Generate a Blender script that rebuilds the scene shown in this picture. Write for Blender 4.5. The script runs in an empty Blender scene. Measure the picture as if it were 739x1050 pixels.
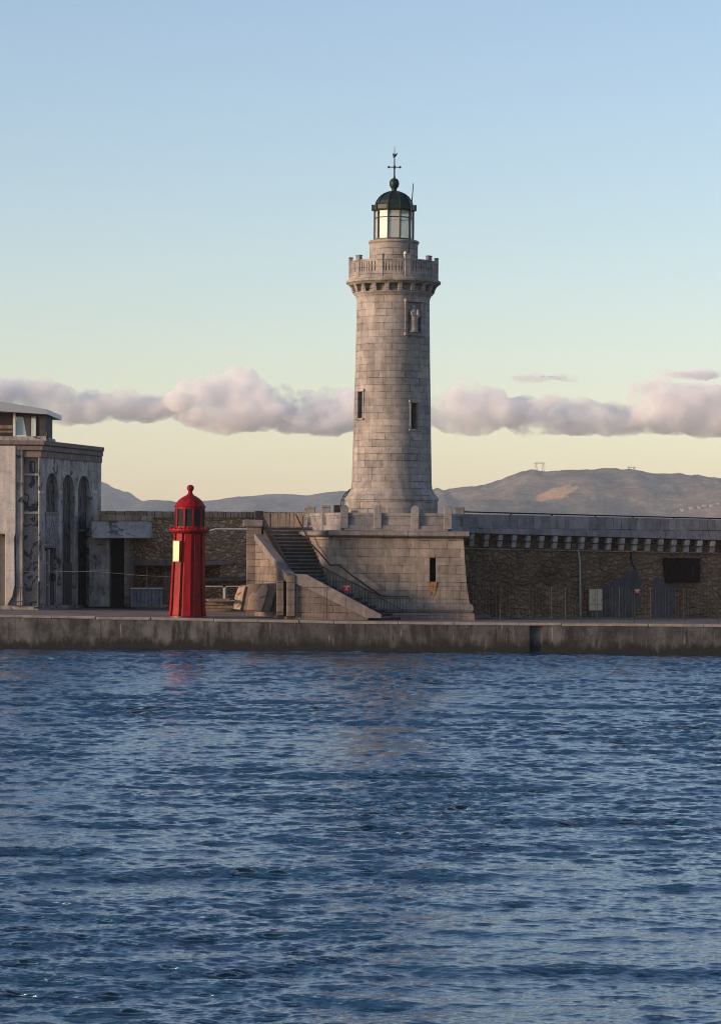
import bpy, bmesh, math, random
import numpy as np
from mathutils import Vector, Matrix, noise as mnoise
R = math.radians
random.seed(7)
C = bpy.context.scene.collection
sc = bpy.context.scene

# ---------------------------------------------------------------- camera
FPX, CAMZ, HOR, ROLL = 2900.0, 4.9, 562.0, R(0.5)
cd = bpy.data.cameras.new('camera')
cam = bpy.data.objects.new('camera', cd); C.objects.link(cam)
cd.sensor_fit = 'VERTICAL'; cd.sensor_height = 24
cd.lens = 24 * FPX / 1050.0
cd.clip_start = 0.5; cd.clip_end = 90000
CM = Matrix.Translation((0, 0, CAMZ)) @ Matrix.Rotation(math.pi/2 + math.atan((HOR-525)/FPX), 4, 'X') @ Matrix.Rotation(ROLL, 4, 'Z')
cam.matrix_world = CM
sc.camera = cam

# ---------------------------------------------------------------- light and sky
SUN_EL, SUN_AZ = R(9.0), R(247.0)          # azimuth clockwise from +Y: low, to the left and a little behind the camera
w = bpy.data.worlds.new('World'); sc.world = w; w.use_nodes = True
wn = w.node_tree.nodes; wl = w.node_tree.links
bg = wn['Background']
sky = wn.new('ShaderNodeTexSky'); sky.sky_type = 'NISHITA'; sky.sun_disc = False
sky.sun_elevation = SUN_EL; sky.sun_rotation = SUN_AZ
sky.air_density = 1.0; sky.dust_density = 0.35; sky.ozone_density = 2.0; sky.altitude = 0
tint = wn.new('ShaderNodeMix'); tint.data_type = 'RGBA'; tint.blend_type = 'MULTIPLY'; tint.inputs[0].default_value = 1
wl.new(sky.outputs[0], tint.inputs[6]); tint.inputs[7].default_value = (1.0, .895, .95, 1)
wl.new(tint.outputs[2], bg.inputs[0]); bg.inputs[1].default_value = 0.10
ld = bpy.data.lights.new('sun', 'SUN'); ld.energy = 2.0; ld.angle = R(9.0); ld.color = (1.0, 0.71, 0.48)
sun = bpy.data.objects.new('sun', ld); C.objects.link(sun)
tosun = Vector((math.sin(SUN_AZ)*math.cos(SUN_EL), math.cos(SUN_AZ)*math.cos(SUN_EL), math.sin(SUN_EL)))
sun.rotation_euler = tosun.to_track_quat('Z', 'Y').to_euler()
sun.location = (-60, 60, 60)
sc.view_settings.view_transform = 'Standard'; sc.view_settings.look = 'None'
sc.view_settings.exposure = 1.29; sc.view_settings.gamma = 1.0
sc.render.engine = 'CYCLES'; sc.cycles.sample_clamp_direct = 1.5
cy = sc.cycles
cy.use_denoising = True; cy.pixel_filter_type = 'BLACKMAN_HARRIS'; cy.filter_width = 1.0
cy.max_bounces = 12; cy.diffuse_bounces = 3; cy.glossy_bounces = 3; cy.volume_bounces = 12; cy.transparent_max_bounces = 12
cy.caustics_reflective = False; cy.caustics_refractive = False
cy.sample_clamp_indirect = 4

# ---------------------------------------------------------------- helpers
def ray(px, py):
    return CM.to_3x3() @ Vector(((px-369.5)/FPX, -(py-525)/FPX, -1))
def at(px, py, Y):
    d = ray(px, py); k = Y/d.y
    return Vector((d.x*k, Y, CAMZ + d.z*k))
def X_(px, Y, py=600): return at(px, py, Y).x
def Z_(py, Y, px=402): return at(px, py, Y).z

class Pl:
    """a vertical plane through two ground points; n points towards the water"""
    def __init__(s, a, b):
        s.a = Vector((a[0], a[1], 0)); s.u = (Vector((b[0], b[1], 0)) - s.a).normalized()
        s.n = Vector((s.u.y, -s.u.x, 0))
        if s.n.y > 0: s.n = -s.n
    def pt(s, px, py, off=0):
        d = ray(px, py); o = Vector((0, 0, CAMZ)); p0 = s.a + s.n*off
        return o + d*((p0-o).dot(s.n)/d.dot(s.n))

class MB:
    def __init__(s): s.v = []; s.f = []
    def add(s, vs, fs):
        k = len(s.v); s.v += [Vector(p) for p in vs]; s.f += [tuple(i+k for i in f) for f in fs]; return s
    def prism(s, pts, ext):
        n = len(pts); ext = Vector(ext); pts = [Vector(p) for p in pts]
        return s.add(pts + [p+ext for p in pts], [tuple(range(n)), tuple(range(2*n-1, n-1, -1))] + [(i, i+n, (i+1) % n+n, (i+1) % n) for i in range(n)])
    def slab(s, pl, pxs, back, front):
        """outline in the plane pushed out by front metres, thick back to back metres"""
        return s.prism([pl.pt(x, y, front) for x, y in pxs], pl.n*(back-front))
    def rect(s, pl, x0, y0, x1, y1, back, front): return s.slab(pl, [(x0, y0), (x1, y0), (x1, y1), (x0, y1)], back, front)
    def box(s, x0, y0, z0, x1, y1, z1): return s.prism([(x0, y0, z0), (x1, y0, z0), (x1, y1, z0), (x0, y1, z0)], (0, 0, z1-z0))
    def hull8(s, b, t): return s.add(list(b)+list(t), [(3, 2, 1, 0), (4, 5, 6, 7)] + [(i, (i+1) % 4, (i+1) % 4+4, i+4) for i in range(4)])
    def tube(s, pts, r, n=6):
        pts = [Vector(p) for p in pts]
        rs = r if isinstance(r, (list, tuple)) else [r]*len(pts)
        k = len(s.v); m = len(pts)
        for i, p in enumerate(pts):
            d = (pts[min(i+1, m-1)] - pts[max(i-1, 0)]).normalized()
            a = d.orthogonal().normalized() if i == 0 else (a - d*a.dot(d)).normalized()
            b = d.cross(a)
            for j in range(n):
                t = 2*math.pi*j/n; s.v.append(p + (a*math.cos(t)+b*math.sin(t))*rs[i])
        for i in range(m-1):
            for j in range(n):
                s.f.append((k+i*n+j, k+i*n+(j+1) % n, k+(i+1)*n+(j+1) % n, k+(i+1)*n+j))
        s.f.append(tuple(range(k+n-1, k-1, -1))); s.f.append(tuple(range(k+(m-1)*n, k+m*n)))
        return s
    def lathe(s, prof, c, n=64, a0=0.0, wob=None):
        """prof = [(r, z)...]; closed with caps; angle 0 faces the camera (-Y), positive to the right"""
        k = len(s.v); m = len(prof)
        for r, z in prof:
            for j in range(n):
                t = a0 + 2*math.pi*j/n; rr = r*(wob(t, z) if wob else 1)
                s.v.append(Vector((c[0]+rr*math.sin(t), c[1]-rr*math.cos(t), z)))
        for i in range(m-1):
            for j in range(n):
                s.f.append((k+i*n+j, k+i*n+(j+1) % n, k+(i+1)*n+(j+1) % n, k+(i+1)*n+j))
        s.f.append(tuple(range(k+n-1, k-1, -1))); s.f.append(tuple(range(k+(m-1)*n, k+m*n)))
        return s
    def rbox(s, c, ang, r0, r1, wid, z0, z1, r1b=None):
        """block set radially round c at angle ang"""
        d = Vector((math.sin(ang), -math.cos(ang), 0)); t = Vector((math.cos(ang), math.sin(ang), 0)); c = Vector((c[0], c[1], 0))
        r1b = r1 if r1b is None else r1b
        q = [(r0, -1, r0), (r1, -1, r1b), (r1, 1, r1b), (r0, 1, r0)]
        tp = [c+d*a+t*wid/2*b+Vector((0, 0, z1)) for a, b, _ in q]; bt = [c+d*e+t*wid/2*b+Vector((0, 0, z0)) for a, b, e in q]
        return s.hull8(bt, tp)
    def sphere(s, c, r, sc_=(1, 1, 1), n=12):
        c = Vector(c); k = len(s.v); m = n//2+1
        for i in range(m+1):
            ph = math.pi*i/m
            for j in range(n):
                t = 2*math.pi*j/n
                s.v.append(c + Vector((r*sc_[0]*math.sin(ph)*math.cos(t), r*sc_[1]*math.sin(ph)*math.sin(t), r*sc_[2]*math.cos(ph))))
        for i in range(m):
            for j in range(n): s.f.append((k+i*n+j, k+(i+1)*n+j, k+(i+1)*n+(j+1) % n, k+i*n+(j+1) % n))
        return s

def wloc(o):
    v = Vector((0, 0, 0))
    while o: v += o.location; o = o.parent
    return v
def finish(me, smooth=None, bevel=0):
    bm = bmesh.new(); bm.from_mesh(me)
    bmesh.ops.remove_doubles(bm, verts=bm.verts, dist=1e-5)
    bmesh.ops.recalc_face_normals(bm, faces=bm.faces)
    if bevel:
        es = [e for e in bm.edges if len(e.link_faces) == 2 and e.calc_face_angle(0) > R(35)]
        bmesh.ops.bevel(bm, geom=es, offset=bevel, segments=1, affect='EDGES', clamp_overlap=True)
    bm.to_mesh(me); bm.free()
    if smooth is not None:
        me.polygons.foreach_set('use_smooth', [True]*len(me.polygons))
        me.set_sharp_from_angle(angle=R(smooth))
def build(mb, name, mat, parent=None, smooth=None, bevel=0, cut=None):
    if parent: org = wloc(parent)
    else:
        xs = [p.x for p in mb.v]; ys = [p.y for p in mb.v]; zs = [p.z for p in mb.v]
        org = Vector(((min(xs)+max(xs))/2, (min(ys)+max(ys))/2, min(zs)))
    me = bpy.data.meshes.new(name)
    me.from_pydata([tuple(p-org) for p in mb.v], [], mb.f); me.update()
    finish(me, None, bevel if not cut else 0)
    o = bpy.data.objects.new(name, me); C.objects.link(o)
    if cut:
        for c in cut:
            cme = bpy.data.meshes.new('cutter'); cme.from_pydata([tuple(p-org) for p in c.v], [], c.f); finish(cme)
            co = bpy.data.objects.new('cutter', cme); C.objects.link(co)
            md = o.modifiers.new('cut', 'BOOLEAN'); md.object = co; md.operation = 'DIFFERENCE'; md.solver = 'EXACT'
        bpy.context.view_layer.update()
        new = bpy.data.meshes.new_from_object(o.evaluated_get(bpy.context.evaluated_depsgraph_get()))
        cos = [m.object for m in o.modifiers]; o.modifiers.clear(); o.data = new; me = new; me.name = name
        for co in cos: bpy.data.objects.remove(co)
    if smooth is not None:
        me.polygons.foreach_set('use_smooth', [True]*len(me.polygons)); me.set_sharp_from_angle(angle=R(smooth))
    me.materials.clear(); me.materials.append(mat)
    if parent: o.parent = parent
    else: o.location = org
    return o
def tag(o, label=None, cat=None, group=None, kind=None):
    if label: o['label'] = label
    if cat: o['category'] = cat
    if group: o['group'] = group
    if kind: o['kind'] = kind
    return o
def thing(name, loc, label, cat, group=None):
    o = bpy.data.objects.new(name, None); C.objects.link(o); o.location = loc; o.empty_display_size = .3
    return tag(o, label, cat, group)

# ---------------------------------------------------------------- materials
class NT:
    def __init__(s, name):
        s.m = bpy.data.materials.new(name); s.m.use_nodes = True; s.t = s.m.node_tree
        s.b = s.t.nodes['Principled BSDF']; s.out = s.t.nodes['Material Output']
    def n(s, typ, **kw):
        x = s.t.nodes.new('ShaderNode'+typ)
        for k, v in kw.items(): setattr(x, k, v)
        return x
    def l(s, a, b): s.t.links.new(a, b)
    def setin(s, x, v):
        if hasattr(v, 'links') or hasattr(v, 'is_linked'): s.l(v, x)
        else: x.default_value = v
    def math(s, op, a, b=0.0, c=None, clamp=False):
        x = s.n('Math', operation=op, use_clamp=clamp); s.setin(x.inputs[0], a); s.setin(x.inputs[1], b)
        if c is not None: s.setin(x.inputs[2], c)
        return x.outputs[0]
    def mix(s, f, a, b, blend='MIX'):
        x = s.n('Mix', data_type='RGBA', blend_type=blend); s.setin(x.inputs[0], f)
        for i, v in ((6, a), (7, b)):
            if isinstance(v, tuple): v = (*v, 1) if len(v) == 3 else v
            s.setin(x.inputs[i], v)
        return x.outputs[2]
    def ramp(s, f, *stops):
        x = s.n('ValToRGB'); s.l(f, x.inputs[0]); e = x.color_ramp.elements
        while len(e) < len(stops): e.new(0.5)
        for i, (p, c) in enumerate(stops):
            e[i].position = p; e[i].color = (*c, 1) if isinstance(c, tuple) else (c, c, c, 1)
        return x.outputs[0]
    def pos(s): return s.n('NewGeometry').outputs['Position']
    def noise(s, v, scale, detail=5, rough=.55, sx=(1, 1, 1), dist=0):
        mp = s.n('Mapping'); s.l(v, mp.inputs[0]); mp.inputs['Scale'].default_value = sx
        x = s.n('TexNoise'); s.l(mp.outputs[0], x.inputs['Vector']); x.inputs['Scale'].default_value = scale
        x.inputs['Detail'].default_value = detail; x.inputs['Roughness'].default_value = rough; x.inputs['Distortion'].default_value = dist
        return x.outputs['Fac']
    def bump(s, h, strength, dist, prev=None):
        x = s.n('Bump'); s.l(h, x.inputs['Height']); x.inputs['Strength'].default_value = strength; x.inputs['Distance'].default_value = dist
        if prev is not None: s.l(prev, x.inputs['Normal'])
        return x.outputs[0]
    def fin(s, col, rough=.85, nrm=None, metal=0, spec=.3):
        s.setin(s.b.inputs['Base Color'], (*col, 1) if isinstance(col, tuple) else col)
        s.setin(s.b.inputs['Roughness'], rough); s.b.inputs['Metallic'].default_value = metal
        s.b.inputs['Specular IOR Level'].default_value = spec
        if nrm is not None: s.l(nrm, s.b.inputs['Normal'])
        return s.m

def ashlar(name, c1, c2, dark, bw, bh, axis=None, Rad=1, mortar=.02, stain=.5, seed=0):
    t = NT(name); p = t.pos(); sp = t.n('SeparateXYZ'); t.l(p, sp.inputs[0])
    if axis:
        dx = t.math('SUBTRACT', sp.outputs[0], axis[0]); dy = t.math('SUBTRACT', axis[1], sp.outputs[1])
        u = t.math('MULTIPLY', t.math('ARCTAN2', dx, dy), Rad)
    else: u = t.math('ADD', sp.outputs[0], sp.outputs[1])
    cb = t.n('CombineXYZ'); t.l(u, cb.inputs[0]); t.l(sp.outputs[2], cb.inputs[1])
    # irregular courses: bend the block grid slightly
    wn2 = t.n('TexNoise'); t.l(p, wn2.inputs['Vector']); wn2.inputs['Scale'].default_value = 2.2; wn2.inputs['Detail'].default_value = 4
    wv = t.n('VectorMath', operation='MULTIPLY_ADD'); t.l(wn2.outputs['Color'], wv.inputs[0]); wv.inputs[1].default_value = (.14, .055, 0); t.l(cb.outputs[0], wv.inputs[2])
    cb = wv
    br = t.n('TexBrick'); t.l(cb.outputs[0], br.inputs['Vector']); br.offset = .43; br.squash = .7; br.squash_frequency = 3
    br.inputs['Scale'].default_value = 1; br.inputs['Brick Width'].default_value = bw; br.inputs['Row Height'].default_value = bh
    br.inputs['Mortar Size'].default_value = mortar; br.inputs['Mortar Smooth'].default_value = .4; br.inputs['Bias'].default_value = 0
    br.inputs['Color1'].default_value = (*c1, 1); br.inputs['Color2'].default_value = (*c2, 1); br.inputs['Mortar'].default_value = (*dark, 1)
    # joints are open in some places, filled flush in others
    flush = t.ramp(t.noise(p, 1.1, 4, .65), (.38, 0), (.56, 1))
    fill = tuple((a+b)/2*.82 for a, b in zip(c1, c2))
    jm = t.math('MULTIPLY', br.outputs['Fac'], t.math('SUBTRACT', 1, t.math('MULTIPLY', flush, .75)))
    body = t.n('TexBrick'); 
    for k in ('Scale', 'Brick Width', 'Row Height', 'Bias'): body.inputs[k].default_value = br.inputs[k].default_value
    body.offset = .43; body.squash = .7; body.squash_frequency = 3
    body.inputs['Mortar Size'].default_value = 0; t.l(cb.outputs[0], body.inputs['Vector'])
    body.inputs['Color1'].default_value = (*c1, 1); body.inputs['Color2'].default_value = (*c2, 1)
    col = t.mix(jm, body.outputs[0], dark)
    col = t.mix(1, col, t.ramp(t.noise(p, 3.0, 8, .7), (.25, .62), (.75, 1.3)), 'MULTIPLY')
    col = t.mix(stain, col, t.ramp(t.noise(p, .55, 5, .6), (.3, (.62, .64, .68)), (.68, (1.25, 1.2, 1.12))), 'MULTIPLY')
    col = t.mix(stain*.8, col, t.ramp(t.noise(p, 1.3, 5, .6, (2.2, 2.2, .22)), (.3, .55), (.6, 1.1)), 'MULTIPLY')
    h = t.math('SUBTRACT', t.math('MULTIPLY', t.noise(p, 9, 6, .65), .35), jm)
    return t.fin(col, .9, t.bump(h, .8, .03))

def rubble(name, cols, mortar, scale, grime=.6):
    t = NT(name); p = t.pos()
    wn_ = t.n('TexNoise'); t.l(p, wn_.inputs['Vector']); wn_.inputs['Scale'].default_value = 2.5
    add = t.n('VectorMath', operation='MULTIPLY_ADD'); t.l(wn_.outputs['Color'], add.inputs[0]); add.inputs[1].default_value = (.25, .25, .25); t.l(p, add.inputs[2])
    mp = t.n('Mapping'); t.l(add.outputs[0], mp.inputs[0]); mp.inputs['Scale'].default_value = (.8, .8, 1.25)
    vo = t.n('TexVoronoi', feature='F1'); t.l(mp.outputs[0], vo.inputs['Vector']); vo.inputs['Scale'].default_value = scale
    ve = t.n('TexVoronoi', feature='DISTANCE_TO_EDGE'); t.l(mp.outputs[0], ve.inputs['Vector']); ve.inputs['Scale'].default_value = scale
    sp = t.n('SeparateColor'); t.l(vo.outputs['Color'], sp.inputs[0])
    col = t.ramp(sp.outputs[0], *[(i/(len(cols)-1), c) for i, c in enumerate(cols)])
    edge = t.ramp(ve.outputs['Distance'], (.0, 1.0), (.11, 0.0))
    col = t.mix(1, col, t.ramp(t.noise(p, 7, 6, .7), (.3, .6), (.75, 1.35)), 'MULTIPLY')
    col = t.mix(edge, col, mortar)
    col = t.mix(grime, col, t.ramp(t.noise(p, .5, 6, .65), (.32, .38), (.7, 1.35)), 'MULTIPLY')
    h = t.math('ADD', t.ramp(ve.outputs['Distance'], (0, 0), (.25, 1)), t.math('MULTIPLY', t.noise(p, 8, 5, .6), .5))
    return t.fin(col, .95, t.bump(h, 1.0, .08))

def plaster(name, base, dark, amt=.5, scale=1.2, streak=.6, patch=None, rough=.9):
    t = NT(name); p = t.pos()
    col = t.mix(t.ramp(t.noise(p, scale, 8, .68), (.5-amt*.25, 1), (.5+amt*.2, 0)), base, dark)
    if patch: col = t.mix(t.ramp(t.noise(p, scale*.8, 9, .75, dist=1.5), (.56, 0), (.59, 1)), col, patch)
    col = t.mix(streak, col, t.ramp(t.noise(p, 2.2, 5, .65, (2, 2, .16)), (.32, .45), (.6, 1.15)), 'MULTIPLY')
    col = t.mix(.6, col, t.ramp(t.noise(p, 14, 6, .7), (.3, .7), (.7, 1.25)), 'MULTIPLY')
    return t.fin(col, rough, t.bump(t.noise(p, 10, 7, .7), .5, .02))

def paint(name, base, rough=.5, var=.25, metal=0, spec=.4, wear=None, wscale=5, run=0):
    t = NT(name); p = t.pos()
    col = t.mix(1, base, t.ramp(t.noise(p, 4, 6, .65), (.3, 1-var), (.7, 1+var)), 'MULTIPLY')
    if run: col = t.mix(run, col, t.ramp(t.noise(p, 6, 5, .65, (1, 1, .1)), (.35, .4), (.6, 1.1)), 'MULTIPLY')
    if wear: col = t.mix(t.ramp(t.noise(p, wscale, 8, .7), (.6, 0), (.64, 1)), col, wear)
    return t.fin(col, rough, t.bump(t.noise(p, 20, 3), .1, .01), metal, spec)

def graffiti(name, bg, ink, pale, scale=2.2):
    t = NT(name); p = t.pos(); mp = t.n('Mapping'); t.l(p, mp.inputs[0]); mp.inputs['Scale'].default_value = (1, 1, .8)
    wv = t.n('TexWave', wave_type='RINGS'); t.l(mp.outputs[0], wv.inputs['Vector']); wv.inputs['Scale'].default_value = scale*.35
    wv.inputs['Distortion'].default_value = 14; wv.inputs['Detail'].default_value = 2; wv.inputs['Detail Scale'].default_value = 1.1
    col = t.mix(t.ramp(t.noise(p, 1.4, 8, .7), (.38, 0), (.64, 1)), bg, pale)
    col = t.mix(t.ramp(wv.outputs['Fac'], (.10, 1), (.2, 0)), col, ink)
    col = t.mix(.6, col, t.ramp(t.noise(p, 9, 6, .7), (.3, .6), (.7, 1.25)), 'MULTIPLY')
    return t.fin(col, .85)

M = {}
TY = 143.0; TX = X_(401.3, TY, 515)
M['tower'] = ashlar('tower_stone', (.325, .30, .285), (.245, .227, .218), (.10, .092, .088), .95, .345, (TX, TY), 1.9, .016, .8)
M['base'] = ashlar('base_stone', (.265, .23, .20), (.195, .168, .148), (.065, .055, .048), 1.25, .41, None, 1, .018, .85)
M['pale'] = ashlar('pale_stone', (.25, .235, .235), (.205, .195, .195), (.09, .085, .08), 1.3, .8, None, 1, .016, .6)
M['parapet'] = ashlar('parapet_stone', (.27, .25, .26), (.19, .175, .185), (.04, .036, .038), .78, 2.0, None, 1, .02, .5)
M['stair'] = ashlar('stair_stone', (.21, .17, .148), (.145, .12, .106), (.045, .038, .034), 1.1, .36, None, 1, .022, .7)
M['coping'] = ashlar('coping_stone', (.235, .205, .195), (.18, .16, .152), (.065, .057, .053), 1.4, 3.0, None, 1, .016, .7)
M['corbel'] = plaster('corbel_stone', (.36, .33, .31), (.22, .20, .19), .6, 2.0, .3)
M['relief'] = plaster('relief_stone', (.32, .295, .28), (.23, .215, .205), .4, 3, .3)
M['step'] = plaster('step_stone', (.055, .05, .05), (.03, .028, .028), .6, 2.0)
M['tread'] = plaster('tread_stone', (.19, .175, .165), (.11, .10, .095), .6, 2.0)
M['rubble'] = rubble('warm_rubble', [(.27, .16, .09), (.46, .29, .165), (.56, .38, .23), (.36, .22, .125), (.62, .47, .31)], (.24, .15, .095), 3.6, .4)
M['rubble2'] = rubble('dark_rubble', [(.16, .098, .06), (.23, .145, .09), (.19, .12, .075), (.27, .178, .11), (.16, .104, .066)], (.145, .095, .06), 3.3, .95)
M['capstone'] = ashlar('cap_stone', (.38, .29, .215), (.26, .195, .15), (.07, .05, .04), .62, 2.0, None, 1, .03, .5)
M['plaster'] = plaster('stained_plaster', (.42, .395, .385), (.15, .14, .14), .8, 1.1, .75, (.055, .055, .062))
M['plaster2'] = plaster('pale_plaster', (.48, .445, .42), (.33, .305, .29), .4, .7, .35, None)
M['cornice'] = plaster('cornice_stone', (.20, .165, .155), (.13, .11, .105), .5, 1.5, .5)
M['patch'] = plaster('grey_render', (.085, .086, .092), (.045, .045, .048), .7, 1.6, .4, (.06, .05, .042))
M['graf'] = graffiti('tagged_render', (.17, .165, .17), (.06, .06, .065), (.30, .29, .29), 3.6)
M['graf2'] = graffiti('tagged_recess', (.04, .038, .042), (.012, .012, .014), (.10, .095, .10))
M['board'] = plaster('weathered_board', (.42, .44, .47), (.27, .29, .32), .5, 1.1, .3, (.13, .14, .16))
M['dark'] = paint('dark_interior', (.012, .012, .014), .9)
M['iron'] = paint('black_iron', (.018, .016, .016), .55, .3, .3)
M['rust'] = paint('rusty_iron', (.05, .036, .03), .8, .4)
M['galv'] = paint('galvanised_steel', (.30, .30, .31), .5, .2, .2)
M['white'] = paint('white_paint', (.55, .55, .55), .5, .15)
M['lead'] = paint('green_copper', (.010, .022, .018), .5, .4, .1, .3, (.02, .042, .034), 3)
M['red'] = paint('red_paint', (.25, .008, .012), .5, .22, 0, .12, (.13, .02, .012), 4, .7)
M['redd'] = paint('dark_red_paint', (.10, .01, .012), .4, .3)
M['reds'] = paint('sign_red', (.55, .02, .02), .5, .1)
M['beige'] = paint('beige_door', (.26, .21, .17), .6, .15)
M['cabinet'] = paint('cream_cabinet', (.50, .42, .29), .6, .15)
M['tarp'] = plaster('blue_grey_sheet', (.15, .17, .21), (.09, .10, .13), .5, 2, .4)
M['plaque'] = paint('dark_bronze', (.022, .012, .012), .95, .35, 0, .05)
M['slabm'] = plaster('concrete_slab', (.50, .35, .25), (.36, .25, .18), .6, 1.3, .4, (.13, .105, .09))
M['wood'] = plaster('old_planks', (.23, .165, .128), (.14, .10, .08), .6, 2)

def glass(name, col, rough=.05, trans=.9, ior=1.45):
    t = NT(name); t.b.inputs['Base Color'].default_value = (*col, 1); t.b.inputs['Roughness'].default_value = rough
    t.b.inputs['Transmission Weight'].default_value = trans; t.b.inputs['IOR'].default_value = ior
    return t.m
M['lglass'] = glass('lantern_glass', (.97, .97, .92), .15, .72, 1.2)
M['wglass'] = glass('window_glass', (.35, .5, .6), .08, .3)
M['dglass'] = paint('dark_glass', (.03, .022, .022), .35, .3, 0, .15)

# quay materials
def quay_face():
    t = NT('quay_concrete'); p = t.pos(); sp = t.n('SeparateXYZ'); t.l(p, sp.inputs[0])
    col = t.mix(t.ramp(t.noise(p, .8, 8, .7), (.38, 1), (.62, 0)), (.11, .107, .105), (.038, .038, .04))
    bl = t.ramp(t.noise(p, 1.4, 3, .6, (1, 1, .1)), (.45, .5), (.55, 1.15))
    col = t.mix(.6, col, bl, 'MULTIPLY')
    # lime runs and dark runs down the face
    col = t.mix(t.ramp(t.noise(p, 3.2, 4, .6, (1.6, 1.6, .18)), (.63, 0), (.69, .7)), col, (.24, .235, .23))
    col = t.mix(t.ramp(t.noise(p, 2.1, 5, .65, (1.3, 1.3, .25)), (.36, .95), (.48, 0)), col, (.022, .02, .018))
    # weed below the high-water mark
    hz = t.math('ADD', sp.outputs[2], t.math('MULTIPLY', t.math('SUBTRACT', t.noise(p, 1.6, 6, .75, (1, 1, .4)), .5), 1.6))
    col = t.mix(t.ramp(hz, (.28, 1), (.62, 0)), col, (.014, .014, .013))
    # block joints
    u = t.math('FRACT', t.math('MULTIPLY', t.math('ADD', sp.outputs[0], 40.6), 1/4.05))
    j = t.ramp(u, (.0, 1), (.012, 0)); col = t.mix(t.math('MULTIPLY', j, .8), col, (.02, .02, .02))
    return t.fin(col, .85, t.bump(t.noise(p, 5, 8, .7), .8, .05))
M['quay'] = quay_face()
def quay_top():
    t = NT('quay_paving'); p = t.pos()
    col = t.mix(t.ramp(t.noise(p, .5, 7, .65), (.4, 1), (.6, 0)), (.21, .165, .14), (.13, .105, .095))
    col = t.mix(.7, col, t.ramp(t.noise(p, 4, 8, .75), (.3, .6), (.7, 1.3)), 'MULTIPLY')
    return t.fin(col, .95, t.bump(t.noise(p, 6, 7, .7), .6, .03))
M['pave'] = quay_top()
M['kerb'] = plaster('quay_edge_stone', (.27, .245, .22), (.17, .155, .14), .5, 1.5, .1)

def water_mat():
    t = NT('harbour_water'); p = t.pos()
    n1 = t.noise(p, 7.5, 4, .6, (.5, 1.0, 1), .6); n2 = t.noise(p, 22, 3, .55, (.6, 1, 1), .3)
    b = t.bump(n1, .27, .07); b = t.bump(n2, .12, .02, b)
    t.b.inputs['IOR'].default_value = 2.5
    return t.fin((.005, .040, .085), .04, b, 0, .5)
M['water'] = water_mat()

def hill_mat(name, rock, scrub, glow=None):
    t = NT(name); p = t.pos()
    k = t.ramp(t.noise(p, .009, 9, .72, (1, .3, 1.6)), (.42, 0), (.60, 1))
    col = t.mix(k, scrub, rock)
    col = t.mix(1, col, t.ramp(t.noise(p, .03, 7, .75), (.3, .45), (.7, 1.6)), 'MULTIPLY')
    if glow:  # sunlit patch: warm light painted into the hillside colour
        (bx, by, bz, br, bc) = glow
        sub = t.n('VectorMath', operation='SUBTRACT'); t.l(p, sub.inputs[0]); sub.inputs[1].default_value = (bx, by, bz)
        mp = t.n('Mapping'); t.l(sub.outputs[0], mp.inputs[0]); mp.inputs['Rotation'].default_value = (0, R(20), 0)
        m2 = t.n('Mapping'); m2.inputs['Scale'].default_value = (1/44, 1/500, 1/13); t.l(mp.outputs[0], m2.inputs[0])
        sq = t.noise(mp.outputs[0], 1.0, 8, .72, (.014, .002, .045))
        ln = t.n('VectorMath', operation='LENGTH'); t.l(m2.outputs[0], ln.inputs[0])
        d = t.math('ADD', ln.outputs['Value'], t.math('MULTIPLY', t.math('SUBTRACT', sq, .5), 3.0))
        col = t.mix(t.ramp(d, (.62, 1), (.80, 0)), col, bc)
    return t.fin(col, .95, t.bump(t.noise(p, .008, 10, .75), 1, 110))

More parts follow.
